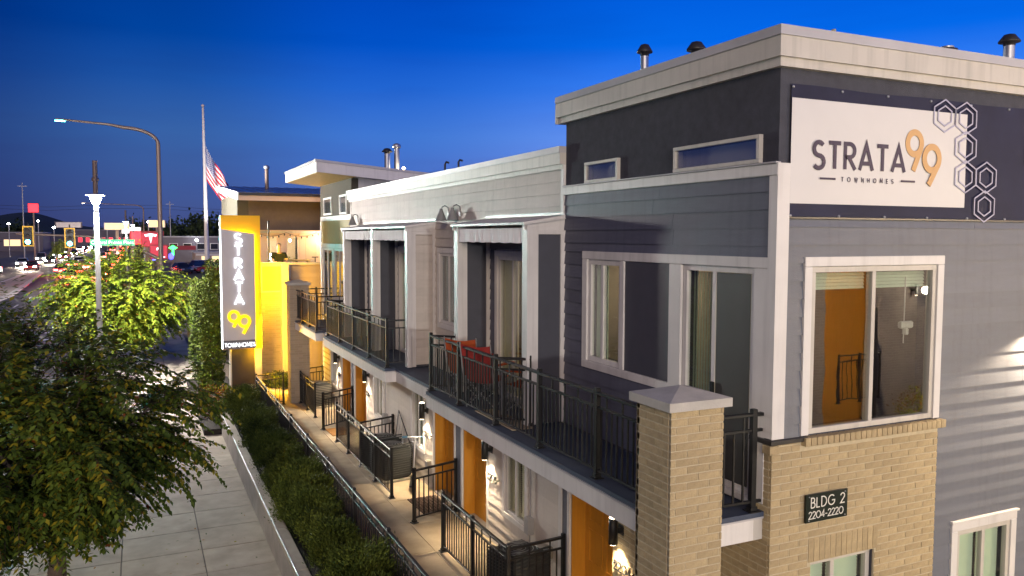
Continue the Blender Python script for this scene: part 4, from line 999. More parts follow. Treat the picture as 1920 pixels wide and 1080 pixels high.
# ------------------------------------------------------------------ the glowing pylon sign
PS = thing('pylon_sign', 'tall yellow pylon sign with grey panel and glowing vertical STRATA 99 letters', 'sign', (-2.2, 19.6, -0.7))
pl0 = (2.2, -19.6, 0.7)
part('yellow_slab', MB().cbox(-2.70, -1.585, 19.62, 19.92, 1.35, 5.31, 0.01), 'yellow_paint', PS, pl0)
part('grey_panel', MB().prism([(-2.71, 1.66), (-1.795, 1.66), (-1.795, 4.765), (-2.71, 4.905)], 'y', 19.30, 19.48), 'sign_grey', PS, pl0)
part('lower_panel', MB().cbox(-2.705, -1.795, 19.285, 19.48, 1.40, 1.655, 0.005), 'sign_dark', PS, pl0)
part('edge_light', MB().prism([(-2.745, 1.42), (-2.713, 1.42), (-2.713, 4.905), (-2.745, 4.91)], 'y', 19.31, 19.47), 'led_white', PS, pl0)
part('standoffs', MB().box(-2.55, -2.45, 19.481, 19.619, 1.6, 4.5).box(-2.05, -1.95, 19.481, 19.619, 1.6, 4.5), 'sign_dark', PS, pl0)
part('led_strip', MB().box(-1.86, -1.83, 19.49, 19.505, 1.45, 4.70).box(-2.66, -1.86, 19.49, 19.505, 4.66, 4.69).box(-2.6, -1.9, 19.49, 19.505, 1.42, 1.45), 'led_yellow', PS, pl0)
part('recess', MB().box(-2.45, -1.80, 19.66, 19.9, -0.9, 1.349), 'recess_dark', PS, pl0)
part('leg', MB().cbox(-1.795, -1.60, 19.63, 19.91, -0.9, 1.349, 0.006), 'cream_cap', PS, pl0)
part('leg', MB().cbox(-2.50, -2.455, 19.63, 19.91, -0.9, 1.349, 0.006), 'cream_cap', PS, pl0)
sp = lambda u, v, t: (u, 19.299 - t, v); spw = lambda u, v, t: (-2.245 + (u + 2.245) * 1.25, 19.299 - t, v)
zc = [4.475, 4.125, 3.755, 3.405, 3.055, 2.695]
lm_parts = []
for ch, zb in zip('STRATA', zc):
    m = MB(); h = 0.275; wd = GL[ch][0] * h; text_mb(m, ch, -2.245 - wd / 2, zb + .02, h, 0.043, spw, 0.2, 0.045); part('letter', m, 'letter_white', PS, pl0)
m = MB(); sp2 = sp
m.stroke(arc(-2.405, 2.365, 0.135, 0.145, 0, 352, 40), 0.082, sp2, closed=True, d=0.045); m.stroke([(-2.29, 2.29), (-2.42, 2.055)], 0.082, sp2, d=0.0456); part('numeral', m, 'letter_yellow', PS, pl0)
m = MB(); m.stroke(arc(-2.115, 2.215, 0.145, 0.155, 0, 352, 40), 0.085, sp2, closed=True, d=0.047); m.stroke([(-1.99, 2.14), (-2.15, 1.85)], 0.085, sp2, d=0.0476); part('numeral', m, 'letter_yellow', PS, pl0)
sp3 = lambda u, v, t: (u, 19.284 - t, v); text_parts(PS, 'TOWNHOMES', -2.675, 1.475, 0.108, 0.019, sp3, 0.155, 0.02, 'letter_white', pl0)
light('pylon_glow', 'AREA', (2.2 - 1.50, 0.16, 3.5), 150, (1.0, 0.52, 0.004), PS, (2.2 - 0.75, 1.0, 3.1), 0.10, sy=3.6)
light('pylon_glow_low', 'AREA', (2.2 - 1.50, 0.12, 2.0), 80, (1.0, 0.54, 0.006), PS, (2.2 + 3, -1.8, 1.6), 0.12, sy=2.0)

# ------------------------------------------------------------------ clubhouse behind the sign
CH = thing('clubhouse', 'brown stucco clubhouse with lit peach windows and blue metal roof behind the sign', 'building', (0, 20.6, 0))
ch0 = (0, -20.6, 0)
def cp(name, mb, m, **k): return part(name, mb, m, CH, ch0, **k)
cp('brick_wall', MB().box(-1.75, -0.62, 20.6, 20.85, -0.7, 3.84), 'brick_far')
cp('olive_panel', MB().box(-1.42, -0.90, 20.565, 20.599, 3.0, 3.76), 'olive_panel')
for q in ((-1.47, -0.87, 20.55, 20.599, 2.95, 2.999), (-1.47, -0.87, 20.55, 20.599, 3.761, 3.84), (-1.47, -1.421, 20.551, 20.599, 3.0, 3.76)): cp('panel_frame', MB().cbox(*q, 0.004), 'cream_cap')
cp('pilaster', MB().cbox(-0.87, -0.66, 20.33, 20.599, -0.1, 3.85, 0.006), 'cream_cap')
cp('wall', MB().box(-0.62, 6, 20.62, 20.85, -0.3, 3.80), 'tan_board')
boards(CH, 'y', 20.62, -0.655, 2.0, 0.0, 3.72, 'tan_board')
for o in [c for c in CH.children if c.name.startswith('siding_board')]: o.location = ch0
cp('parapet_cap', MB().cbox(-0.67, 2.2, 20.56, 20.9, 3.80, 3.875, 0.006), 'cream_cap'); cp('parapet_cap', MB().cbox(-1.78, -0.675, 20.53, 20.9, 3.845, 3.885, 0.006), 'cream_cap')
cp('corner_board', MB().cbox(-0.655, -0.56, 20.58, 20.601, 0, 3.799, 0.004), 'white_trim')
cp('balcony_floor', MB().box(-1.7, 6, 20.85, 22.8, 2.85, 2.95), 'concrete_grey')
hz = [(-0.98, -0.60, 3.05, 4.72), (-0.38, 0.09, 3.05, 4.72)]
cp('back_wall', wall_grid(MB(), 'y', 22.6, 22.75, -1.9, 4, 0, 4.89, hz), 'peach_trim')
cp('upper_wall', MB().box(-1.55, 4, 22.55, 22.75, 4.892, 6.1), 'brown_stucco'); cp('upper_wall', MB().box(-1.9, -1.551, 22.58, 22.75, 4.893, 6.0), 'olive_stucco')
cp('side_wall', MB().box(-1.9, -1.75, 22.76, 28, 0, 6.1), 'olive_stucco'); cp('porch_soffit', MB().box(-1.54, 4, 22.0, 22.549, 4.88, 4.90), 'peach_trim')
for a, b, c, d in hz:
    f = window('y', 22.57, a, b, c, d, 1, fm='peach_trim', pane='pane', fw=0.06, depth=0.06, parent=CH); f.location = ch0
for q in ((-1.2, -0.985), (-0.595, -0.385), (0.095, 0.28), (0.65, 0.86)): cp('trim_board', MB().cbox(q[0], q[1], 22.575, 22.599, 2.96, 4.80, 0.004), 'peach_trim')
cp('trim_board', MB().cbox(-1.5, 1.4, 22.57, 22.5995, 4.802, 4.888, 0.004), 'white_trim')
cp('balcony_door', MB().cbox(0.29, 0.64, 22.585, 22.5995, 2.96, 4.72, 0.004), 'interior_warm')
cp('interior_wall', MB().box(-1.6, 2, 25, 25.1, 2.9, 5), 'interior_warm'); cp('interior_floor', MB().box(-1.6, 2, 22.8, 25, 2.85, 2.96), 'tan_board'); cp('interior_ceiling', MB().box(-1.6, 2, 22.8, 25, 4.9, 5.0), 'interior_warm')
cp('curtain', MB().box(0.0, 0.10, 22.85, 22.9, 3.0, 4.7), 'screen_mesh'); cp('curtain', MB().box(-0.98, -0.88, 22.85, 22.9, 3.0, 4.7), 'orange_cloth')
cp('pendant_lamp', MB().lathe((-0.78, 23.4, 4.0), [(0.02, -0.11), (0.10, -0.06), (0.12, 0), (0.08, 0.08), (0.02, 0.1)], 12), 'street_glow')
cp('pendant_lamp', MB().lathe((-0.02, 23.8, 4.55), [(0.02, -0.06), (0.06, 0), (0.02, 0.06)], 10), 'warm_bulb')
light('room_light', 'POINT', (-0.5, 23.6 - 20.6, 4.5), 70, (1.0, 0.76, 0.5), CH, size=0.15)
light('balcony_light', 'POINT', (0.75, 22.2 - 20.6, 4.62), 26, (1.0, 0.72, 0.42), CH, size=0.06)
cp('porch_lamp', MB().lathe((0.80, 22.52, 4.62), [(0.02, -0.07), (0.04, 0), (0.02, 0.07)], 10), 'warm_bulb')
cp('metal_roof', MB().prism([(21.7, 6.04), (21.7, 6.10), (29.5, 6.72), (29.5, 6.66)], 'x', -1.93, 5), 'metal_roof')
for k in range(14): cp('roof_seam', MB().prism([(21.72, 6.10), (21.72, 6.125), (29.5, 6.745), (29.5, 6.72)], 'x', -1.75 + k * 0.42, -1.73 + k * 0.42), 'metal_roof')
cp('eave_fascia', MB().box(-1.945, 5, 21.66, 21.70, 5.84, 6.0), 'peach_trim'); cp('eave_gutter', MB().box(-1.945, 5, 21.60, 21.665, 6.001, 6.09), 'dark_bronze')
cp('rake_board', MB().prism([(21.66, 5.84), (21.66, 6.10), (29.5, 6.74), (29.5, 6.50)], 'x', -1.975, -1.94), 'white_trim')
cp('eave_soffit', MB().box(-1.93, 5, 21.7, 22.55, 5.9, 5.92), 'white_trim')
cp('side_window', MB().cbox(-1.93, -1.899, 23.2, 24.0, 4.95, 5.4, 0.01), 'pane_high')
sl = MB(); px = []
for i in range(41):
    u = i / 40; px.append((-1.5 + 2.4 * u, 21.35, 4.82 - 0.12 * abs(math.sin(u * math.pi * 2.5))))
cp('light_string', MB().tube(px, 0.006, 4), 'black_metal')
for i in range(0, 41, 3): sl.lathe((px[i][0], px[i][1], px[i][2] - 0.05), [(0.01, -0.03), (0.026, 0), (0.012, 0.04)], 7)
cp('string_bulbs', sl, 'dark_bronze')
t = thing('balcony_pole', 'slim dark flag pole standing at the balcony edge', 'pole', (-1.14, 21.05, 2.95))
part('shaft', MB().tube([(0, 0, 0), (0, 0, 2.18)], 0.03, 8), 'dark_bronze', t); part('finial', MB().lathe((0, 0, 2.2), [(0.01, -.03), (0.05, 0), (0.01, 0.04)], 8), 'black_metal', t)
t = thing('balcony_lamp_stand', 'small dark stand on the lit balcony near the porch lamp', 'stand', (0.42, 21.6, 2.95))
part('stem', MB().tube([(0, 0, 0), (0, 0, 1.05)], 0.015, 6), 'black_metal', t); part('top', MB().cbox(-0.10, 0.10, -0.05, 0.05, 1.05, 1.08, 0.005), 'black_metal', t)
t = thing('potted_plant', 'yellow green potted plant inside the lit balcony window', 'plant', (-0.28, 22.3, 2.95))
part('pot', MB().lathe((0, 0, 0), [(0.10, 0), (0.14, 0.3)], 12), 'tan_board', t)
pmb = MB()
for k in range(70):
    a = rnd.uniform(0, 6.3); r = rnd.uniform(0.02, 0.16); z = rnd.uniform(0.4, 1.05); L = 0.1
    pmb.add([(r * math.cos(a), r * math.sin(a), z), ((r + .03) * math.cos(a + .3), (r + .03) * math.sin(a + .3), z + .04), ((r + L) * math.cos(a), (r + L) * math.sin(a), z + .02), ((r + .03) * math.cos(a - .3), (r + .03) * math.sin(a - .3), z + .04)], [(0, 1, 2, 3)])
part('leaves', pmb, 'lime_c', t)
t = thing('balcony_bench', 'wooden bench behind the parapet under the lit window', 'bench', (-0.05, 22.2, 2.95))
part('seat', MB().cbox(-0.4, 0.4, -0.18, 0.18, 0.92, 0.97, 0.006), 'soffit_wood', t)
for u in (-0.35, 0.35): part('leg', MB().cbox(u - .03, u + .03, -0.15, 0.15, 0, 0.919, 0.004), 'soffit_wood', t)
# person on the balcony
def skin_obj(name, verts, edges, radii, m, parent, sub=2, rootv=0):
    me = bpy.data.meshes.new(name); me.from_pydata(verts, edges, []); me.materials.append(MAT[m])
    o = link(name, me, parent); sm = o.modifiers.new('skin', 'SKIN'); sm.use_smooth_shade = True
    for i, v in enumerate(me.skin_vertices[0].data): v.radius = radii[i] if isinstance(radii[i], tuple) else (radii[i], radii[i]); v.use_root = (i == rootv)
    ss = o.modifiers.new('sub', 'SUBSURF'); ss.levels = sub; ss.render_levels = sub
    return o
pe = thing('person', 'man in a dark T-shirt sitting behind the yellow balcony parapet', 'person', (-0.80, 21.25, 3.17))
V = [(0, 0, .50), (0, .01, .72), (0, .0, .92), (0, -.01, 1.02), (0, -.01, 1.08), (0, -.02, 1.20), (0, -.01, 1.28),
     (-.17, 0, .96), (-.24, -.06, .74), (-.18, -.26, .70), (-.12, -.34, .72), (.17, 0, .96), (.24, -.06, .74), (.18, -.26, .70), (.12, -.34, .72),
     (-.10, -.02, .47), (-.13, -.42, .48), (-.13, -.44, .08), (-.13, -.56, .04), (.10, -.02, .47), (.13, -.42, .48), (.13, -.44, .08), (.13, -.56, .04)]
E_ = [(0, 1), (1, 2), (2, 3), (3, 4), (4, 5), (5, 6), (2, 7), (7, 8), (8, 9), (9, 10), (2, 11), (11, 12), (12, 13), (13, 14), (0, 15), (15, 16), (16, 17), (17, 18), (0, 19), (19, 20), (20, 21), (21, 22)]
Rr = [.13, .13, .12, .06, .05, (.075, .085), (.06, .07), .06, .045, .038, .035, .06, .045, .038, .035, .085, .065, .045, .035, .085, .065, .045, .035]
skin_obj('body', V, E_, Rr, 'skin', pe)
skin_obj('tshirt', [(0, 0, .52), (0, .01, .72), (0, 0, .93), (-.175, 0, .955), (-.225, -.04, .80), (.175, 0, .955), (.225, -.04, .80)], [(0, 1), (1, 2), (2, 3), (3, 4), (2, 5), (5, 6)], [.155, .155, .135, .085, .07, .085, .07], 'tshirt', pe)
skin_obj('trousers', [(0, 0, .48), (-.10, -.02, .47), (-.13, -.42, .48), (-.13, -.44, .12), (.10, -.02, .47), (.13, -.42, .48), (.13, -.44, .12)], [(0, 1), (1, 2), (2, 3), (0, 4), (4, 5), (5, 6)], [.14, .105, .08, .06, .105, .08, .06], 'trousers', pe)
part('hair', MB().lathe((0, 0.012, 1.235), [(0.078, -0.03), (0.082, 0.02), (0.065, 0.06), (0.03, 0.078), (0.003, 0.08)], 14), 'hair', pe)
fmb = MB().lathe((-0.028, -0.088, 1.205), [(0.002, -.008), (0.009, 0), (0.002, .008)], 8).lathe((0.028, -0.088, 1.205), [(0.002, -.008), (0.009, 0), (0.002, .008)], 8)
part('eyes', fmb, 'tshirt', pe); part('nose', MB().add([(0, -0.085, 1.21), (-0.012, -0.09, 1.17), (0.012, -0.09, 1.17), (0, -0.112, 1.172)], [(0, 1, 3), (0, 3, 2), (1, 2, 3)]), 'skin', pe)
part('mouth', MB().cbox(-0.02, 0.02, -0.094, -0.088, 1.146, 1.151, 0.001), 'red_cloth', pe)
t = thing('stool', 'plain seat under the man on the balcony', 'chair', (-0.80, 21.27, 3.17))
part('seat', MB().cbox(-.2, .2, -.18, .2, 0.34, 0.38, 0.01), 'dark_bronze', t)
for u in (-.17, .17):
    for v in (-.15, .17): part('leg', MB().tube([(u, v, -.22), (u, v, .34)], .015, 6), 'dark_bronze', t)
vent(-0.46, 26.0, 6.40, 7.40, 0.07, 'slim galvanised flue on the blue metal roof', 'tall', 'bronze_pole')
vent(1.27, 16.0, 6.2, 7.12, 0.075, 'pale metal flue with small cap above the flat white roof', 'cone')
vent(1.63, 16.3, 6.15, 7.36, 0.075, 'taller pale metal flue beside the starry roof light', 'tall')
vent(0.82, 3.2, 6.2, 7.12, 0.050, 'blue tinted flue with dark cone cap above the small window', 'cone')
vent(1.14, 2.6, 6.2, 7.04, 0.060, 'blue tinted flue with cone cap just left of the roof corner', 'cone')
vent(4.02, 1.5, 6.2, 7.22, 0.075, 'squat ringed vent above the banner hexagons', 'drum', 'galvanised')
vent(5.17, 1.5, 6.2, 7.38, 0.065, 'blue flue with cone cap at the right edge of the roof', 'cone')
vent(2.16, 1.5, 6.2, 7.22, 0.026, 'thin plain vent pipe over the STRATA lettering', 'none', 'ac_beige')
vent(2.29, 1.5, 6.2, 7.14, 0.026, 'short plain vent pipe beside the thin one', 'none', 'ac_beige')
for y, lb in ((9.2, 'small gooseneck vent on the pale roof, left one'), (8.7, 'small gooseneck vent on the pale roof, right one')):
    t = thing('gooseneck_vent', lb, 'roof vent', (0.42 if y > 9 else 0.50, y, 5.6), group='gooseneck vents on the pale roof')
    part('pipe', MB().tube([(0, 0, 0), (0, 0, 0.48), (0.02, -0.02, 0.52), (0.06, -0.05, 0.50)], 0.02, 8), 'dark_bronze', t)
    part('flange', MB().lathe((0, 0, 0.0), [(0.09, 0), (0.05, 0.03)], 8), 'dark_bronze', t)
t = thing('roof_floodlight', 'small warm floodlight shining on the far flat roof', 'lamp', (1.73, 16.0, 6.2))
part('stem', MB().tube([(0, 0, -.1), (0, 0, 0.30)], 0.015, 6), 'dark_bronze', t); part('bulb', MB().lathe((0, 0, 0.36), [(0.005, -.05), (0.05, 0), (0.005, .05)], 10), 'warm_bulb', t)
light('flood', 'POINT', (0, 0, 0.36), 25, (1.0, 0.8, 0.45), t, size=0.05)

# ------------------------------------------------------------------ plants
ORD = ['first', 'second', 'third', 'fourth', 'fifth', 'sixth', 'seventh', 'eighth', 'ninth', 'tenth', 'eleventh', 'twelfth', 'thirteenth', 'fourteenth', 'fifteenth', 'sixteenth', 'seventeenth', 'eighteenth', 'nineteenth', 'twentieth', 'twenty first', 'twenty second', 'twenty third', 'twenty fourth', 'twenty fifth', 'twenty sixth']
def leaf_arrays(P, D, N, L, Wd):
    """P base, D direction, N up normal, all (n,3); gives quads as flat arrays"""
    S = np.cross(D, N); S /= (np.linalg.norm(S, axis=1, keepdims=True) + 1e-9)
    L = L[:, None]; Wd = Wd[:, None]
    b = P; t = P + D * L; l = P + D * L * .45 + S * Wd * .5 + N * Wd * .12; r = P + D * L * .45 - S * Wd * .5 + N * Wd * .12
    return np.stack([b, r, t, l], 1).reshape(-1, 3)
def leaf_mesh(name, P, D, N, L, Wd, mats, mi):
    v = leaf_arrays(P, D, N, L, Wd); n = len(P)
    me = bpy.data.meshes.new(name); me.vertices.add(4 * n); me.vertices.foreach_set('co', v.astype(np.float32).ravel())
    me.loops.add(4 * n); me.loops.foreach_set('vertex_index', np.arange(4 * n, dtype=np.int32))
    me.polygons.add(n); me.polygons.foreach_set('loop_start', np.arange(0, 4 * n, 4, dtype=np.int32)); me.polygons.foreach_set('loop_total', np.full(n, 4, dtype=np.int32))
    for k in mats: me.materials.append(MAT[k])
    me.polygons.foreach_set('material_index', np.asarray(mi, dtype=np.int32)); me.update(); me.validate(); return me
def nrm(a): return a / (np.linalg.norm(a, axis=-1, keepdims=True) + 1e-9)
def tree(name, label, loc, seed, R, zlo, zhi, fork, ntwig, nleaf, leaf, mats, wts, group, single=0, lean=(0, 0), stems=4, trunk_r=0.11):
    g = np.random.default_rng(seed); r_ = random.Random(seed)
    t = thing(name, label, 'tree', loc, group=group)
    wood = MB(); wood.tube([(0, 0, -0.05), (0.03, 0.02, fork * .5), (0, 0, fork)], [trunk_r * 1.25, trunk_r, trunk_r * .95], 10)
    limbs = MB(); nodes = []
    zc = (zlo + zhi) / 2; zr = (zhi - zlo) / 2
    nl = stems * 6
    for k in range(nl):
        a = 2 * math.pi * (k * 0.618034) + r_.uniform(-.2, .2); el_ = -0.25 + 1.65 * ((k + .5) / nl) ** 0.9
        rr = R * r_.uniform(.62, .86)
        tip = Vector((math.cos(a) * math.cos(el_) * rr + lean[0], math.sin(a) * math.cos(el_) * rr + lean[1], zc + math.sin(el_) * zr * .86))
        p0 = Vector((0, 0, fork * .9)); mid = p0.lerp(tip, .45) + Vector((0, 0, .32 * zr * (1 if el_ < .8 else .3)))
        pts = []
        for q in range(9):
            s = q / 8; pts.append((1 - s) ** 2 * p0 + 2 * s * (1 - s) * mid + s * s * tip)
        limbs.tube(pts, [trunk_r * .55 * (1 - .85 * q / 8) for q in range(9)], 6, cap=False)
        for q in range(2, 9):
            for _ in range(2): nodes.append((pts[q], (pts[q] - pts[q - 1]).normalized()))
    P = []; D = []; N = []; L = []; Wd = []; tw = MB()
    for i in range(ntwig):
        p, d = nodes[r_.randrange(len(nodes))]
        out = Vector((p.x - lean[0], p.y - lean[1], (p.z - zc) * .6)); out = out.normalized() if out.length > .01 else Vector((1, 0, 0))
        dv = (out * .9 + d * .5 + Vector((r_.gauss(0, .55), r_.gauss(0, .55), r_.gauss(.1, .4)))).normalized()
        Lt = R * r_.uniform(.22, .5) * (1.25 if r_.random() < .12 else 1); n = max(4, int(nleaf * Lt / (R * .35)))
        pts = []; cur = p + Vector((r_.gauss(0, .06), r_.gauss(0, .06), r_.gauss(0, .06))); dd = dv
        for q in range(n):
            pts.append(cur.copy()); dd = (dd + Vector((0, 0, -.045 - .02 * r_.random()))).normalized(); cur = cur + dd * (Lt / n)
            if cur.z < zlo - .1: cur.z = zlo - .1 + r_.uniform(0, .1)
        if i % 2 == 0: tw.tube([pts[0], pts[len(pts) // 2], pts[-1]], [.009, .006, .002], 3, cap=False)
        for q in range(1, n):
            dq = (pts[q] - pts[q - 1]).normalized(); side = dq.cross(Vector((0, 0, 1))); side = side.normalized() if side.length > .05 else Vector((1, 0, 0))
            for sgn in (1, -1):
                P.append(pts[q]); D.append(dq * .55 + side * sgn * .8 + Vector((r_.gauss(0, .15), r_.gauss(0, .15), r_.gauss(-.35, .25))))
                N.append(Vector((r_.gauss(0, .3), r_.gauss(0, .3), 1))); sc = r_.uniform(.7, 1.2); L.append(leaf * sc); Wd.append(leaf * sc * .5)
    P = np.array([tuple(p) for p in P]); D = nrm(np.array([tuple(p) for p in D])); N = nrm(np.array([tuple(p) for p in N])); L = np.array(L); Wd = np.array(Wd)
    n = len(P); clump = g.integers(0, 1000, n); base = g.choice(len(mats), size=n, p=wts)
    part('trunk', wood, 'bark', t); part('limbs', limbs, 'bark', t); part('twigs', tw, 'bark_twig', t, kind='stuff')
    keep = np.ones(n, bool)
    if single:
        cw = np.array([-4.889 - loc[0], -5.198 - loc[1], 4.72 - loc[2]]); dist = np.linalg.norm(P - cw, axis=1)
        idx = np.argsort(dist)[:single]; keep[idx] = False
        o1 = leaf_mesh('leaf', np.zeros((1, 3)), np.array([[0, 1., 0]]), np.array([[0, 0, 1.]]), np.array([1.]), np.array([.5]), [mats[0]], [0])
        lm_ = [leaf_mesh('leaf', np.zeros((1, 3)), np.array([[0, 1., 0]]), np.array([[0, 0, 1.]]), np.array([1.]), np.array([.5]), [m], [0]) for m in mats]
        for i in idx:
            d = Vector(D[i]); nn = Vector(N[i]); s = d.cross(nn).normalized(); u = s.cross(d).normalized()
            M = Matrix((s, d, u)).transposed().to_4x4() @ Matrix.Scale(L[i], 4); M.translation = Vector(P[i])
            o = link('leaf', lm_[base[i]], t); o.matrix_local = M
    me = leaf_mesh('crown', P[keep], D[keep], N[keep], L[keep], Wd[keep], mats, base[keep]); link('crown', me, t, kind='stuff')
    return t
tree('street_tree', 'big dark leafy street tree filling the lower left, over the grey sidewalk', (-6.15, 8.55, ZS), 11, 2.5, 0.85, 3.95, 0.85, 2300, 17, 0.105,
     ['leaf_green', 'leaf_dark', 'leaf_olive', 'leaf_rust'], [.48, .34, .17, .01], 'street trees along the kerb', single=290, lean=(-0.35, -0.1), trunk_r=0.12)
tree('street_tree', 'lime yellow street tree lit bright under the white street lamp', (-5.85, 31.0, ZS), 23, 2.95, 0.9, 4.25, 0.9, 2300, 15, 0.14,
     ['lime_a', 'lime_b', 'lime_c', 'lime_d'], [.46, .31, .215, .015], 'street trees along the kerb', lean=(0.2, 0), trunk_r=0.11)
def shrub_mesh(seed, rx, ry, h, n, leaf, mats, wts, spiky=0.6, col=False):
    g = np.random.default_rng(seed); nc = 46
    # upright sprays gathered in clumps over an uneven body
    a = g.uniform(0, 2 * np.pi, nc); rr = np.sqrt(g.uniform(0, 1, nc)); zc = g.uniform(.12, .95, nc) if not col else g.uniform(0.03, .98, nc)
    taper = (1 - .55 * np.clip(zc - .45, 0, 1) ** 1.2) if not col else (1 - .55 * zc ** 3)
    C = np.stack([rr * np.cos(a) * rx * taper, rr * np.sin(a) * ry * taper, zc * h], 1)
    k = g.integers(0, nc, n); P = C[k] + g.normal(0, 1, (n, 3)) * np.array([rx, ry, h * .5]) * .17
    P[:, 2] = np.clip(P[:, 2], .02, h * 1.06)
    out = P * np.array([1, 1, 0]); D = nrm(nrm(out) * .5 + np.array([0, 0, spiky]) + g.normal(0, .38, (n, 3))); N = nrm(nrm(out) + g.normal(0, .5, (n, 3)))
    s = g.uniform(.65, 1.25, n)
    cm = g.choice(len(mats), size=nc, p=wts); mi = np.where(g.random(n) < .7, cm[k], g.choice(len(mats), size=n, p=wts))
    return leaf_mesh('foliage', P, D, N, leaf * s, leaf * s * (.30 if leaf < .06 else .42), mats, mi)
YW = [shrub_mesh(40 + i, .25, .46, .80, 11000, .052, ['yew_a', 'yew_b', 'yew_c'], [.42, .38, .20], .75) for i in range(4)]
stem_me = MB().tube([(0, 0, 0), (.02, 0, .5)], .03, 6).tube([(0, 0, .1), (.12, .08, .6)], .018, 5).tube([(0, 0, .1), (-.1, -.1, .6)], .018, 5).mesh('stem', 'bark')
y = 1.2; k = 0
while y < 17.2:
    t = thing('hedge_shrub', 'dark evergreen hedge shrub along the black fence, %s from the picture bottom' % ORD[k], 'shrub', (-2.40 + rnd.uniform(-.04, .04), y, -.17), rnd.uniform(0, 6.3), 'evergreen hedge shrubs along the fence')
    f = link('foliage', YW[k % 4], t, kind='stuff'); s = rnd.uniform(.9, 1.12); f.scale = (s, s * rnd.uniform(.95, 1.1), s * rnd.uniform(.88, 1.08)); link('stem', stem_me, t)
    y += rnd.uniform(.62, .76); k += 1
def bush(x, y, z, rx, h, seed, label, mats, wts, n=1800, leaf=.07, group=None, spiky=.3, col=False):
    t = thing('shrub', label, 'shrub', (x, y, z), group=group); f = link('foliage', shrub_mesh(seed, rx, rx, h, n, leaf, mats, wts, spiky, col), t, kind='stuff'); o = link('stem', stem_me, t); o.scale = (1, 1, h)
    return t
bush(-2.75, 18.2, -.5, .42, .55, 71, 'round yellow green bush at the end of the planter wall', ['ivy_a', 'ivy_b', 'lime_b'], [.4, .4, .2])
bush(-3.0, 19.3, -.55, .45, .9, 72, 'rusty orange bush at the foot of the yellow sign', ['lime_d', 'lime_c', 'leaf_rust'], [.4, .3, .3])
bush(-1.12, 20.15, -.02, .38, .5, 73, 'low green bush against the glowing brick wall', ['ivy_a', 'ivy_b'], [.5, .5])
bush(-2.72, 23.2, -.6, .36, 4.25, 74, 'tall ivy clad column tree left of the sign, closer one', ['ivy_a', 'ivy_b', 'lime_b'], [.5, .3, .2], 9000, .11, 'column trees left of the sign', .1, True)
bush(-2.85, 26.2, -.6, .42, 3.5, 75, 'tall ivy clad column tree left of the sign, farther one', ['ivy_a', 'ivy_b', 'lime_b'], [.35, .5, .15], 9000, .11, 'column trees left of the sign', .1, True)
for i, (x, y) in enumerate(((-2.0, 40.0), (-1.5, 40.6), (-2.6, 39.6))):
    t = thing('feather_grass', 'clump of tall straw coloured grass at the street corner', 'grass', (x, y, ZS), group='straw grass at the corner')
    mb = MB()
    for q in range(26):
        a = rnd.uniform(0, 6.3); l = rnd.uniform(.9, 1.5); b = rnd.uniform(.08, .3)
        mb.add([(0.02 * math.cos(a), .02 * math.sin(a), 0), (.02 * math.cos(a + 1), .02 * math.sin(a + 1), 0), (b * math.cos(a), b * math.sin(a), l)], [(0, 1, 2)])
    part('blades', mb, 'straw', t, kind='stuff')

g_ = np.random.default_rng(5); n_ = 260
Pl = np.stack([g_.uniform(-6.5, -3.0, n_), 5 + 24 * g_.random(n_) ** 1.2, np.full(n_, ZS + .006)], 1); Dl = nrm(np.stack([g_.normal(0, 1, n_), g_.normal(0, 1, n_), g_.normal(0, .12, n_)], 1))
me = leaf_mesh('leaf_litter', Pl, Dl, nrm(np.stack([g_.normal(0, .2, n_), g_.normal(0, .2, n_), np.ones(n_)], 1)), g_.uniform(.04, .08, n_), g_.uniform(.02, .04, n_), ['leaf_olive', 'lime_d', 'leaf_dark'], g_.integers(0, 3, n_))
link('leaf_litter', me, kind='stuff')
# ------------------------------------------------------------------ street furniture
def street_lamp(x, y, label, h=6.65, top=1.15, energy=9000, glow=True):
    t = thing('street_lamp', label, 'street lamp', (x, y, ZS), group='white street lamps along the kerb')
    part('pole', MB().tube([(0, 0, 0), (0, 0, h - .25)], [.095, .075], 12), 'pale_pole', t)
    part('base', MB().lathe((0, 0, 0), [(.2, 0), (.2, .25), (.12, .35)], 12), 'pale_pole', t)
    part('head', MB().lathe((0, 0, h - .27), [(.08, 0), (.11, .05), (.16, .16), (.17, .28)], 16), 'street_glow', t)
    part('rim', MB().lathe((0, 0, h + .012), [(.30, 0), (.32, .02), (.30, .045), (.1, .06)], 16), 'steel', t)
    part('neck', MB().tube([(0, 0, h + .05), (0, 0, h + top)], .075, 10), 'bronze_pole', t)
    part('collar', MB().lathe((0, 0, h + top * .42), [(.11, 0), (.11, .1), (.08, .12)], 10), 'bronze_pole', t)
    if energy: light('lamp_light', 'POINT', (0, 0, h - .5), energy, (1.0, .95, .88), t, size=.35)
    return t
street_lamp(-6.1, 24.5, 'white street lamp in front of the lime tree, nearest and brightest', energy=6500)
street_lamp(-5.9, 82, 'white street lamp beyond the crossing, above the red tail lights', energy=6000)
street_lamp(-5.4, 108, 'smaller white street lamp beside the dark red pylon', energy=0)
street_lamp(-6.1, -26, 'white street lamp down the street behind the viewer', energy=9000)
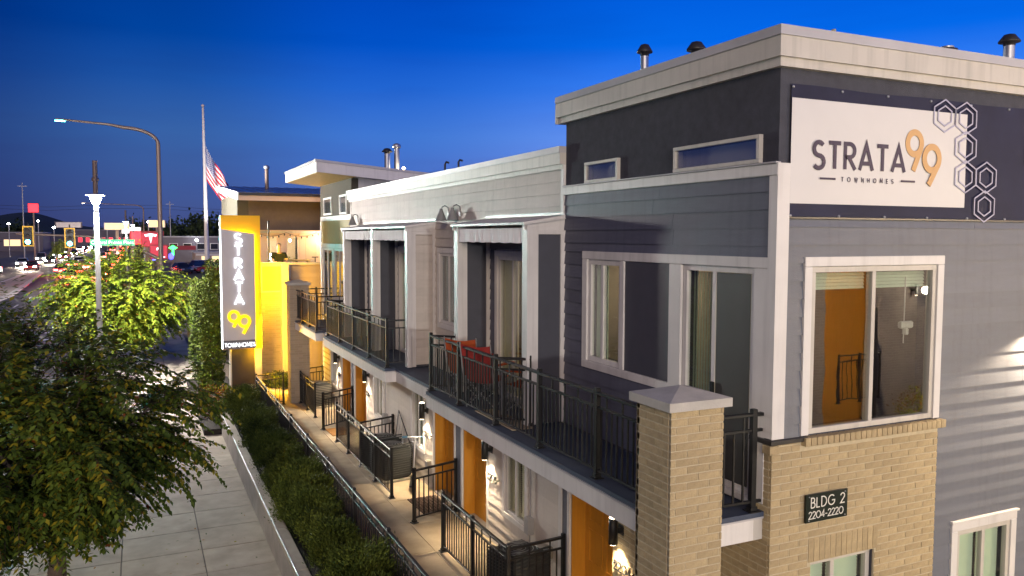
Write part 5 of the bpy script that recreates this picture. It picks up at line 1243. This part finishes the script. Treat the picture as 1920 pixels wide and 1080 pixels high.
def mast(x, y, label, h, reach, arm=True):
    t = thing('road_light', label, 'street light', (x, y, ZS), group='tall curved road lights')
    pts = [(0, 0, 0), (0, 0, h * .55), (0, 0, h - 1.05)]
    for i in range(1, 9):
        a = i / 8 * math.pi / 2; pts.append((-(1 - math.cos(a)) * 1.5, 0, h - 1.05 + math.sin(a) * .72))
    pts.append((-reach * .55, 0, h - .22)); pts.append((-reach, 0, h - .12))
    part('pole', MB().tube(pts, [.13, .11, .10] + [.085] * 8 + [.06, .045], 10), 'bronze_pole', t)
    part('base', MB().tube([(0, 0, 0), (0, 0, 3.4)], [.16, .145], 12), 'pale_pole', t)
    part('luminaire', MB().cbox(-reach - .48, -reach + .02, -.14, .14, h - .15, h - .08, .03), 'bronze_pole', t)
    part('lens', MB().box(-reach - .5, -reach - .08, -.1, .1, h - .19, h - .172), 'green_glow' if arm else 'lamp_glow', t).scale = (1, 1, 1)
    return t
rl = mast(-3.85, 38.7, 'tall bronze road light curving over the street, with traffic signal arm', 10.95, 3.95)
part('signal_arm', MB().tube([(0, 0, 4.15), (-1.5, 0, 4.95), (-3.2, 0, 5.3), (-6.2, 0, 5.42)], [.09, .075, .06, .045], 10), 'bronze_pole', rl)
mast(-3.85, 150, 'thin curved road light far down the street', 10.95, 9.0, False)
def signal(x, y, z, label):
    t = thing('traffic_light', label, 'traffic light', (x, y, z), group='green traffic lights on the arm')
    part('backplate', MB().cbox(-.23, .23, .0, .02, -.50, .46, .006), 'black_metal', t)
    for q in ((-.23, .23, -.02, .0, .40, .46), (-.23, .23, -.02, .0, -.50, -.44)): part('border', MB().box(*q), 'sign_yellow_frame', t)
    for q in ((-.23, -.17, -.0205, .0, -.44, .40), (.17, .23, -.0205, .0, -.44, .40)): part('border', MB().box(*q), 'sign_yellow_frame', t)
    part('housing', MB().cbox(-.14, .14, -.16, -.021, -.42, .38, .02), 'black_metal', t)
    for k, (zz, m) in enumerate(((.25, 'recess_dark'), (-.02, 'recess_dark'), (-.29, 'green_glow'))):
        ln = MB(); vs = [(0, -.185, zz)] + [(.105 * math.cos(a), -.165, zz + .105 * math.sin(a)) for a in [i * math.pi / 8 for i in range(16)]]
        ln.add(vs, [(0, i + 1, (i + 1) % 16 + 1) for i in range(16)], 0, True); part('lens', ln, m, t)
        part('visor', MB().prism([(.12 * math.cos(a), zz + .12 * math.sin(a)) for a in [i * math.pi / 8 for i in range(9)]] + [(.11 * math.cos(a), zz + .11 * math.sin(a)) for a in [i * math.pi / 8 for i in range(8, -1, -1)]], 'y', -.32, -.161), 'black_metal', t)
    light('signal_light', 'SPOT', (0, -.34, -.3), 1700, (0, 1, .9), t, (0, -30, -1.5), .08, 62, .9)
    part('bracket', MB().tube([(0, .05, .0), (0, .05, .62)], .03, 6), 'black_metal', t)
signal(-9.55, 38.6, 4.68, 'green traffic light at the far left, amber framed backplate')
signal(-7.83, 38.6, 4.60, 'green traffic light left of the white street lamp')
gs = thing('street_name_sign', 'long green street name sign hanging from the signal arm', 'sign', (-6.0, 38.6, 4.36))
part('panel', MB().cbox(-.98, .98, 0, .03, -.155, .155, .005), 'sign_green', gs)
part('border', MB().box(-.96, .96, -.004, -.001, .13, .14).box(-.96, .96, -.004, -.001, -.14, -.13), 'white_trim', gs)
fc = bpy.data.curves.new('street_name', 'FONT'); fc.body = 'Central Pointe Place'; fc.size = .235; fc.align_x = 'CENTER'; fc.align_y = 'CENTER'; fc.extrude = .004; fc.space_character = .98
tmp = bpy.data.objects.new('tmp', fc); COL.objects.link(tmp); dg = bpy.context.evaluated_depsgraph_get(); tm = bpy.data.meshes.new_from_object(tmp.evaluated_get(dg)); bpy.data.objects.remove(tmp)
tm.materials.clear(); tm.materials.append(MAT['sign_white_glow']); lo = link('lettering', tm, gs, (0, -.008, 0)); lo.rotation_euler = (math.pi / 2, 0, 0)
part('hanger', MB().tube([(-.7, .03, .15), (-.7, .03, .36)], .015, 6).tube([(.7, .03, .15), (.7, .03, .30)], .015, 6), 'galvanised', gs)
# flag at half mast
FX, FY = 7.0, 150
fp = thing('flagpole', 'tall white flagpole rising behind the yellow sign', 'flagpole', (6.45, FY, -.6))
part('pole', MB().tube([(0, 0, 0), (-.15, 0, 28.2)], [.42, .20], 12), 'white_trim', fp); part('finial', MB().lathe((-.15, 0, 28.2), [(.05, 0), (.3, .2), (.3, .4), (.05, .6)], 10), 'white_trim', fp)
def flag_material():
    m = bpy.data.materials.new('flag_cloth'); m.use_nodes = True; t = m.node_tree; L = t.links; b = t.nodes['Principled BSDF']; b.inputs['Roughness'].default_value = .8
    uv = t.nodes.new('ShaderNodeUVMap'); s = t.nodes.new('ShaderNodeSeparateXYZ'); L.new(uv.outputs[0], s.inputs[0])
    def mth(op, a, bv=None):
        n = t.nodes.new('ShaderNodeMath'); n.operation = op
        L.new(a, n.inputs[0])
        if bv is not None:
            if isinstance(bv, (int, float)): n.inputs[1].default_value = bv
            else: L.new(bv, n.inputs[1])
        return n.outputs[0]
    st = mth('LESS_THAN', mth('FRACT', mth('MULTIPLY', s.outputs[1], 6.5)), .5)
    mix = t.nodes.new('ShaderNodeMixRGB'); L.new(st, mix.inputs[0]); mix.inputs[1].default_value = (.75, .75, .75, 1); mix.inputs[2].default_value = (.5, .02, .04, 1)
    can = mth('MULTIPLY', mth('LESS_THAN', s.outputs[0], .4), mth('GREATER_THAN', s.outputs[1], .4615))
    fu = mth('SUBTRACT', mth('FRACT', mth('MULTIPLY', s.outputs[0], 15)), .5); fv = mth('SUBTRACT', mth('FRACT', mth('MULTIPLY', s.outputs[1], 16.7)), .5)
    star = mth('LESS_THAN', mth('ADD', mth('MULTIPLY', fu, fu), mth('MULTIPLY', fv, fv)), .09)
    m2_ = t.nodes.new('ShaderNodeMixRGB'); L.new(star, m2_.inputs[0]); m2_.inputs[1].default_value = (.03, .05, .2, 1); m2_.inputs[2].default_value = (.75, .75, .75, 1)
    m3_ = t.nodes.new('ShaderNodeMixRGB'); L.new(can, m3_.inputs[0]); L.new(mix.outputs[0], m3_.inputs[1]); L.new(m2_.outputs[0], m3_.inputs[2])
    L.new(m3_.outputs[0], b.inputs['Base Color']); MAT['flag_cloth'] = m
flag_material()
fl_ = MB(); nu, nv = 40, 20; vs = []; uvs = []
for j in range(nv + 1):
    for i in range(nu + 1):
        u, v = i / nu, j / nv
        x = .3 + 4.0 * u ** 1.15 + .5 * (1 - v) * u; z = 21.6 - 6.2 * (1 - v) - 7.0 * u ** .9 + 1.2 * u * (1 - v)
        yq = .75 * math.sin(u * 11 + v * 2.2) * (.25 + u * .8) + .35 * math.sin(u * 23 + v * 5) * u
        x += .35 * math.sin(u * 9 + v * 3) * u
        vs.append((x, yq, z)); uvs.append((u, v))
fs = [(j * (nu + 1) + i, j * (nu + 1) + i + 1, (j + 1) * (nu + 1) + i + 1, (j + 1) * (nu + 1) + i) for j in range(nv) for i in range(nu)]
fl_.add(vs, fs, 0, True); fo = solo('flag', fl_, 'flag_cloth', 'United States flag drooping at half mast from the white pole', 'flag', (6.35, FY, -.6))
ul = fo.data.uv_layers.new(name='UVMap')
for lp in fo.data.loops: ul.data[lp.index].uv = uvs[lp.vertex_index]
light('flag_uplight', 'SPOT', (6.0, FY - 12, -.4), 22000, (1, .95, .9), None, (8.5, FY, 14), .3, 40)

# ------------------------------------------------------------------ cars
def lathe_x(c, prof, n=14):
    mb = MB(); vs = []; fs = []
    for r, x in prof:
        for k in range(n): a = 2 * math.pi * k / n; vs.append((c[0] + x, c[1] + r * math.cos(a), c[2] + r * math.sin(a)))
    for i in range(len(prof) - 1):
        for k in range(n): a = i * n + k; b = i * n + (k + 1) % n; fs.append((a, b, b + n, a + n))
    mb.add(vs, fs); mb.add(vs[:n], [tuple(range(n))]); mb.add(vs[-n:], [tuple(range(n))]); return mb
def make_car(paint, label, suv=False, lights_on=True):
    """front faces -y"""
    t = thing('car', label, 'car'); h = 1.75 if suv else 1.45; L2 = 2.25
    sec = [(-L2, .45, .62, .72), (-L2 + .12, .30, .74, .82), (-1.35, .28, .86, .88), (-.9, .28, .93, .90), (1.2, .28, .95, .90), (1.9, .30, .98 if suv else .92, .88), (L2 - .05, .38, .90, .82), (L2, .48, .74, .76)]
    mb = MB(); vs = []
    for y, z0, z1, hw in sec: vs += [(-hw, y, z0 + .08), (-hw * .95, y, z0), (hw * .95, y, z0), (hw, y, z0 + .08), (hw, y, z1 - .12), (hw * .92, y, z1), (-hw * .92, y, z1), (-hw, y, z1 - .12)]
    fs = [tuple(range(7, -1, -1)), tuple(range(8 * (len(sec) - 1), 8 * len(sec)))]
    for i in range(len(sec) - 1):
        for k in range(8): a = i * 8 + k; b = i * 8 + (k + 1) % 8; fs.append((a, b, b + 8, a + 8))
    mb.add(vs, fs); part('body', mb, paint, t)
    y0, y1, y2, y3 = -.95, -.30, (1.7 if suv else 1.05), (2.1 if suv else 1.75)
    zb = .90; cab = MB(); w0, w1 = .80, .64
    cab.add([(-w0, y0, zb), (w0, y0, zb), (w1, y1, h), (-w1, y1, h), (-w1, y2, h), (w1, y2, h), (w0, y3, zb), (-w0, y3, zb)], [(0, 1, 2, 3), (3, 2, 5, 4), (4, 5, 6, 7), (1, 6, 5, 2), (0, 3, 4, 7)]); part('window', cab, 'car_glass', t)
    part('roof', MB().add([(-w1 - .01, y1 - .03, h), (w1 + .01, y1 - .03, h), (w1 + .01, y2 + .03, h), (-w1 - .01, y2 + .03, h), (-w1 + .05, y1 + .05, h + .04), (w1 - .05, y1 + .05, h + .04), (w1 - .05, y2 - .05, h + .04), (-w1 + .05, y2 - .05, h + .04)], [(0, 1, 5, 4), (1, 2, 6, 5), (2, 3, 7, 6), (3, 0, 4, 7), (4, 5, 6, 7)]), paint, t)
    for sx in (-1, 1):
        for wy in (-1.38, 1.35):
            o = part('wheel', lathe_x((sx * .80, wy, .33), [(.20, -.11), (.33, -.10), (.33, .10), (.20, .11)]), 'rubber', t)
            part('rim', lathe_x((sx * .80, wy, .33), [(.05, -.125), (.2, -.118), (.2, .118), (.05, .125)]), 'steel', o)
        part('headlight', MB().cbox(sx * .62 - .19, sx * .62 + .19, -L2 - .015, -L2 + .12, .56, .74, .02), 'head_glow' if lights_on else 'galvanised', t)
        part('taillight', MB().cbox(sx * .60 - .24, sx * .60 + .24, L2 - .1, L2 + .02, .66, .88, .02), 'tail_glow' if lights_on else 'sign_red', t)
        part('mirror', MB().cbox(sx * .93 - .07, sx * .93 + .07, -.85, -.72, .95, 1.08, .02), paint, t)
    part('number_plate', MB().cbox(-.22, .22, L2, L2 + .022, .55, .66, .003), 'white_trim', t)
    return t
protos = [make_car(p, 'x', s_) for p, s_ in (('car_dark', False), ('car_silver', True), ('car_red', False), ('car_white', False))]
parked0 = make_car('car_dark', 'x', False, False); parked1 = make_car('car_silver', 'x', True, False); parked2 = make_car('car_red', 'x', False, False)
used = set()
CK = ['dark car', 'silver van', 'red car', 'white car']
def put(pr, x, y, rz, label, group, z=ZR):
    c = pr if id(pr) not in used else copy_tree(pr); used.add(id(pr)); c.location = (x, y, z); c.rotation_euler = (0, 0, rz); c['label'] = label; c['group'] = group; return c
OG = 'cars with headlights coming down the street'; RG = 'cars with red tail lights driving away'; KG = 'cars parked in the lot beyond the lawn'
lf = 'oncoming car in the headlight stream at the left edge of the street'
for i, (x, y) in enumerate([(-21.8, 92), (-23.5, 128), (-20.0, 140), (-23.2, 158), (-20.2, 172), (-23.4, 190), (-20.3, 204), (-23.3, 225), (-20.4, 240), (-23.3, 262), (-20.2, 285), (-23.2, 310), (-20.2, 340), (-23.3, 380)]):
    cr_ = put(protos[i % 4], x, y, 0, 'oncoming car with blazing headlights, nearest in the left lanes' if i == 0 else 'oncoming %s with bright headlights, %s nearest in the %s lane' % (CK[i % 4], ORD[i // 2], 'inner' if x > -21.5 else 'outer'), OG)
    if i < 4: light('headlamp', 'SPOT', (0, -2.5, .65), 3000, (1, .78, .55), cr_, (0, -20, -.1), .1, 60)
for i, (x, y) in enumerate([(-15.2, 40.5), (-18.3, 62), (-9.2, 96), (-12.2, 101), (-9.0, 109), (-12.4, 116), (-9.1, 124), (-14.5, 122), (-12.3, 133), (-9.2, 141), (-12.1, 150), (-14.6, 144), (-9.0, 160), (-12.2, 170), (-14.9, 165), (-9.1, 184), (-12.2, 196), (-9.1, 215), (-12.3, 236), (-9.2, 262), (-12.4, 290)]):
    lb = 'car with red tail lights seen through the dark tree' if i == 0 else 'red lit car at the left edge by the median' if i == 1 else '%s with red tail lights above the lime tree, %s nearest in its queue' % (CK[(i + 1) % 4], ORD[i])
    cr_ = put(protos[(i + 1) % 4], x, y, 0 + math.pi if False else 0, lb, RG); cr_.rotation_euler = (0, 0, math.pi)
    if 1 < i < 9: light('tail_light', 'POINT', (0, 2.6, .8), 500, (1, .04, .03), cr_, size=.2)
# tail-light cars drive away: their rear (+y in the model) has to face the viewer
for o in [o for o in bpy.data.objects if o.get('group') == OG]: pass
for i, (pr, x, y, rz, lb) in enumerate(((parked0, .6, 116, .3, 'dark parked car on the lawn edge right of the road light'), (parked1, 2.6, 118, -1.2, 'silver parked van beside the flagpole'), (parked2, 4.4, 117, -1.3, 'dark red parked car beside the flagpole'), (parked0, 3.3, 124, -1.3, 'dark parked car in the second row by the flagpole'), (parked1, 6.2, 121, -1.2, 'pale parked car half hidden by the ivy column'))): put(pr, x, y, rz, lb, KG, -.6)

def far_car(m1_, m2_, y0):
    mb = MB(); mb.prism([(-2.2, .35), (2.2, .35), (2.25, .8), (1.7, .92), (1.1, 1.42), (-.5, 1.42), (-1.2, .92), (-2.25, .75)], 'x', -.85, .85)
    for sx in (-.62, .62): mb.cbox(sx - .22, sx + .22, -2.3, -2.2, .55, .8, .02, 1).cbox(sx - .22, sx + .22, 2.2, 2.3, .62, .88, .02, 2)
    return mb.mesh('distant_car', [m1_, 'head_glow', 'tail_glow'])
fcm = far_car('car_dark', 0, 0)
for i in range(34):
    away = i % 3 != 0; y = 300 + 15 * i + rnd.uniform(-4, 4)
    o = link('distant_car', fcm, None, ((-9.1, -12.2, -14.8)[i % 3 - 1] if away else (-20.3, -23.3)[i % 2], y, ZR), math.pi if away else 0,
             label=('tiny distant car with red tail lights near the horizon, %s in the far queue' if away else 'tiny distant car with white headlights near the horizon, %s in the far stream') % ORD[i // 3 + (12 if i % 3 == 2 else 0)], category='car', group='tiny far cars driving away' if away else 'tiny far cars coming closer')
# ------------------------------------------------------------------ far background
hl = MB(); nx = 300; vs = []
prof = lambda u: 34 + 52 * math.exp(-((u - .497) / .017) ** 2) + 34 * math.exp(-((u - .47) / .03) ** 2) + 34 * math.exp(-((u - .635) / .025) ** 2) + 6 * math.sin(u * 63) + 3 * math.sin(u * 161 + 1)
for i in range(nx + 1):
    u = i / nx; x = -4200 + 7600 * u; hgt = max(18, prof(u))
    vs += [(x, 3300, -5), (x, 3500, hgt * .6), (x, 3900, hgt), (x, 4500, -5)]
fs = []
for i in range(nx):
    for k in range(3): a = i * 4 + k; fs.append((a, a + 4, a + 5, a + 1))
hl.add(vs, fs, 0, True); struct('hills', hl, 'hill')
def far_building(x0, x1, y, z1, label, m='far_wall', d=14, wins=(), roofm='roof_membrane', wm='car_glass'):
    t = thing('far_building', label, 'building', ((x0 + x1) / 2, y, -.9)); o = (-(x0 + x1) / 2, -y, .9)
    part('wall', MB().box(x0, x1, y, y + d, -.95, z1), m, t, o); part('roof', MB().box(x0 - .25, x1 + .25, y - .25, y + d + .25, z1 + .002, z1 + .25), roofm, t, o)
    for (a, b, c, e) in wins:
        f = part('window', MB().cbox(a - .12, b + .12, y - .08, y - .005, c - .12, e + .12, .02), 'white_trim', t, o); part('pane', MB().box(a, b, y - .1, y - .081, c, e), wm, f)
    return t
far_building(-1.5, 16, 172, 4.3, 'long grey two storey building behind the car park', 'far_wall', wins=[(1.0 + 2.6 * k, 2.4 + 2.6 * k, 1.9, 3.0) for k in range(5)])
t = far_building(5.0, 14.5, 160, 1.3, 'low beige shop front with a lit sign band by the flagpole', 'far_beige', 8, [(6.2 + 1.9 * k, 7.5 + 1.9 * k, -.3, .7) for k in range(4)], wm='warm_window')
part('sign_band', MB().box(5.2, 14.2, 159.8, 159.98, .85, 1.2), 'banner_white', t, (-9.75, -160, .9))
far_building(-60, -34, 150, 3.4, 'low pale shop at the left edge beyond the street', 'far_beige', 16, [(-58 + 3 * k, -56 + 3 * k, .2, 2.2) for k in range(7)], wm='sign_white_glow')
far_building(-130, -36, 330, 5.5, 'long dark flat roofed store left of the traffic light', 'far_wall', 30, [(-120 + 9 * k, -115 + 9 * k, .8, 3.0) for k in range(9)], wm='warm_window')
far_building(-32, -2, 420, 7.0, 'dark overpass like block closing the street', 'far_wall', 20, [(-30 + 3.2 * k, -28.4 + 3.2 * k, 1.5, 3.5) for k in range(8)], wm='red_glow')
far_building(4, 60, 260, 6.0, 'grey warehouse with blank wall behind the flagpole', 'far_wall', 20, [(8 + 6 * k, 11 + 6 * k, 2, 4) for k in range(6)])
def pylon(x, y, z0, z1, w_, label, m, panel, pole=True, glyph=None):
    t = thing('roadside_sign', label, 'sign', (x, y, -.8))
    if pole: part('post', MB().box(-w_ * .06, w_ * .06, -.1, .1, 0, z0 + .8), 'bronze_pole', t)
    part('panel', MB().cbox(-w_ / 2, w_ / 2, -.2, .2, z0 + .8, z1 + .8, .03), m, t); part('face', MB().box(-w_ * .45, w_ * .45, -.22, -.202, z0 + .8 + (z1 - z0) * .07, z1 + .8 - (z1 - z0) * .07), panel, t)
    if glyph: part('emblem', glyph(MB(), z0 + .8, z1 + .8, w_), 'sign_white_glow', t)
    return t
def tee(mb, a, b, w_): 
    c = (a + b) / 2; mb.prism([(-w_ * .33, b - .35), (0, b - .2), (w_ * .33, b - .35), (w_ * .27, b - .62), (w_ * .09, b - .5), (w_ * .05, c), (0, a + .5), (-w_ * .05, c), (-w_ * .09, b - .5), (-w_ * .27, b - .62)], 'y', -.25, -.221); return mb
pylon(-3.4, 106, 3.2, 5.15, 2.2, 'upper dark red pylon panel with a glowing white T emblem', 'sign_red', 'red_dim', True, tee)
pylon(-2.55, 104, 1.75, 3.55, 2.1, 'lower dark red pylon panel with small T emblem and lettering', 'sign_red', 'red_dim', True, lambda mb, a, b, w_: tee(mb, a + .7, b - .1, w_ * .4).box(-.7, .7, -.25, -.221, a + .2, a + .34))
pylon(-2.55, 112, 5.75, 6.75, 2.1, 'yellow electronic billboard with white frame behind the road light', 'white_trim', 'sign_amber')
pylon(-27.5, 118, 3.5, 4.8, 2.6, 'white lit shop sign near the left traffic light', 'white_trim', 'sign_white_glow')
pylon(-33.2, 128, 3.0, 4.4, 3.4, 'white lit shop sign at the far left edge', 'white_trim', 'sign_white_glow')
pylon(-20.5, 150, 8.4, 10.0, 1.6, 'red and white glowing pole sign above the left traffic light', 'sign_red', 'red_glow')
pylon(-19.5, 210, 6.4, 7.8, 5.6, 'pale grey roadside billboard right of the left traffic light', 'far_wall', 'banner_white')
pylon(-36.5, 150, 9.0, 12.6, 1.8, 'tall tower sign of lit panels at the left picture edge', 'far_wall', 'sign_amber')
pylon(-8.9, 190, 5.9, 7.4, 5.0, 'cream lit roadside billboard behind the street lamp', 'white_trim', 'sign_amber')
pylon(-6.2, 200, 5.1, 6.6, 4.2, 'white lit sign board above the red traffic queue', 'white_trim', 'sign_white_glow')
pylon(-3.2, 175, 2.7, 5.6, 6.4, 'big red lit fascia sign above the queue', 'sign_red', 'red_glow')
t = thing('neon_sign', 'small green neon arrow on a red band', 'sign', (-.4, 118, 2.4)); part('band', MB().box(-1.1, 3.0, .02, .12, .25, .85), 'sign_red', t)
part('arrow', MB().prism([(-.6, .55), (0, .95), (.6, .55), (.3, .35), (.14, .35), (.14, -.5), (-.14, -.5), (-.14, .35), (-.3, .35)], 'y', -.08, .0), 'neon_green', t); part('post', MB().box(-.08, .08, 0.02, .12, -3.1, .24), 'bronze_pole', t)
for x, y, z, lb in ((-3.05, 108, 1.9, 'blue lit oval sign left of the road light'), (-1.0, 108, 2.0, 'blue lit oval sign right of the road light')):
    t = thing('blue_sign', lb, 'sign', (x, y, z), group='blue oval signs'); part('oval', MB().prism([(.32 * math.cos(a), .42 * math.sin(a)) for a in [i * math.pi / 8 for i in range(16)]], 'y', -.06, .06), 'blue_glow', t); part('post', MB().box(-.05, .05, .061, .15, -2.9, .2), 'bronze_pole', t)
def far_tree(x, y, r, h, seed, label, m='far_tree'):
    t = thing('far_tree', label, 'tree', (x, y, -.9), group='dark trees on the skyline')
    part('trunk', MB().tube([(0, 0, 0), (0, 0, h * .5)], [r * .09, r * .05], 6), 'bark', t)
    g = np.random.default_rng(seed); n = 1500; nc = 16; C = g.normal(0, 1, (nc, 3)) * np.array([r * .42, r * .42, h * .16]) + np.array([0, 0, h * .66]); k = g.integers(0, nc, n); P = C[k] + g.normal(0, 1, (n, 3)) * r * .2
    me = leaf_mesh('crown', P, nrm(g.normal(0, 1, (n, 3))), nrm(g.normal(0, 1, (n, 3))), np.full(n, r * .17), np.full(n, r * .10), [m], np.zeros(n, int)); link('crown', me, t, kind='stuff')
for i, (x, y, r, h) in enumerate(((2.0, 240, 6, 9.5), (12, 245, 8, 10.5), (22, 250, 9, 10), (-4, 250, 5, 9), (-62, 160, 4, 5.0), (-30, 118, 1.4, 4.0), (-17.2, 150, 1.3, 4.6), (-40, 200, 5, 6.5), (-55, 420, 10, 9), (-90, 430, 12, 9.5), (40, 260, 12, 11))):
    far_tree(x, y, r, h, 300 + i, ['low dark tree behind the road light on the skyline', 'dark tree left of the flagpole on the skyline', 'dark tree right of the flagpole on the skyline', 'dark tree behind the red pylon', 'dark tree at the far left edge', 'small olive tree under the left traffic light', 'small yellow green tree between the traffic lights', 'dark tree behind the left shop sign', 'dark tree below the hill, left', 'dark tree below the hill at the left edge', 'dark tree at the right of the skyline'][i], 'far_tree' if i not in (5, 6) else 'ivy_a')
def yard_lamp(x, y, h, label, e=0):
    t = thing('yard_lamp', label, 'lamp', (x, y, -.9), group='distant car park lamps'); part('pole', MB().tube([(0, 0, 0), (0, 0, h)], .12, 6), 'galvanised', t)
    part('head', MB().lathe((0, 0, h), [(.05, -.25), (.35, 0), (.05, .25)], 8), 'street_glow', t)
for i, (x, y, h) in enumerate(((-34, 230, 8.4), (-30.5, 260, 9.6), (-25, 240, 7.6), (-13, 260, 7.6), (6.0, 170, 4.6), (-44, 240, 7.4), (-2.2, 230, 9.2))): yard_lamp(x, y, h, 'distant white lamp dot ' + ['left of the second traffic light', 'highest of the dots between the traffic lights', 'right of the second traffic light', 'behind the street lamp', 'on the grey building by the flagpole', 'beside the left traffic light', 'next to the second street lamp'][i])
for x, y, h, lb in ((-27.5, 200, 17, 'thin bare pole between the traffic lights'), (2.5, 210, 14, 'thin bare utility pole right of the road light')):
    t = thing('utility_pole', lb, 'pole', (x, y, -.9), group='thin utility poles'); part('shaft', MB().tube([(0, 0, 0), (0, 0, h)], [.16, .1], 8), 'galvanised', t); part('crossarm', MB().box(-.9, .9, -.06, .06, h - .8, h - .68), 'galvanised', t)
w_ = MB()
for zz in (11.0, 11.8): w_.tube([(-60 + 12 * i, 215, zz + .5 * math.sin(i * 1.7)) for i in range(13)], .03, 4)
solo('power_line', w_, 'rubber', 'thin dark power lines across the low sky', 'cable')

# ------------------------------------------------------------------ neighbour opposite the gable (mirrored in the big window)
NB = thing('neighbour_building', 'brick and orange building opposite, seen mirrored in the large gable window', 'building', (10, -9, 0)); n0 = (-10, 9, 0)
part('wall', MB().box(2, 9.29, -9.3, -9, 0, 5.6).box(11.7, 18, -9.3, -9, 0, 5.6), 'brick_neighbour', NB, n0)
part('pier', MB().box(9.3, 9.95, -9.3, -8.9, 0, 5.6), 'brick_neighbour', NB, n0)
part('orange_wall', MB().box(9.9, 11.9, -9.6, -9.4, 0, 5.6), 'orange_door', NB, n0)
part('cap', MB().box(1.9, 18.1, -9.5, -8.6, 5.601, 5.9), 'cream_cap', NB, n0)
part('blue_post', MB().box(11.22, 11.4, -8.75, -8.6, 0, 3.0), 'dark_bronze', NB, n0)
rn = railing((10.15, -8.68), (11.6, -8.68), 0.75, 1.15, [0.02, .5, .98], 'black railing in front of the orange wall mirrored in the window', 'railings of the opposite building', gap=.16)
struct('drive', MB().box(-1.9, 24, -9.4, -2.0, -.6, -.06), 'asphalt')
t = thing('wall_sconce', 'lamp on the opposite building, mirrored in the gable window', 'wall lamp', (9.2, -8.98, 3.1))
part('cylinder', MB().lathe((0, .12, 0), [(.05, -.15), (.05, .15)], 12), 'black_metal', t); part('bracket', MB().cbox(-.04, .04, .0, .08, -.04, .04, .004), 'black_metal', t)
light('added_orange_wash', 'POINT', (0.9, 1.2, 2.2), 1500, (1, .75, .45), t, size=.1)  # extra light set clear of the lamp, added to brighten the mirrored orange wall
for x, lb in ((13.0, 'added lit wall lamp of the opposite building beside the yellowish shrub'), (3.2, 'lit wall lamp of the opposite building facing the brick pillar'), (6.2, 'lit wall lamp of the opposite building facing the gable window')):  # the lamp by the shrub is added to brighten the mirrored brick
    t = thing('wall_sconce', lb, 'wall lamp', (x, -8.98, 3.4)); part('cylinder', MB().lathe((0, .12, 0), [(.05, -.15), (.05, .15)], 12), 'black_metal', t)
    part('bracket', MB().cbox(-.04, .04, .0, .08, -.04, .04, .004), 'black_metal', t); part('lens', MB().lathe((0, .12, -.16), [(.03, 0), (.045, .008)], 12), 'lamp_glow', t)
    light('porch_wash', 'POINT', (0, .4, 0), 300, (1, .88, .66), t, size=.1)
bush(12.6, -8.2, -.06, .6, 1.0, 91, 'yellowish shrub at the opposite building mirrored in the window', ['lime_c', 'lime_d'], [.6, .4])
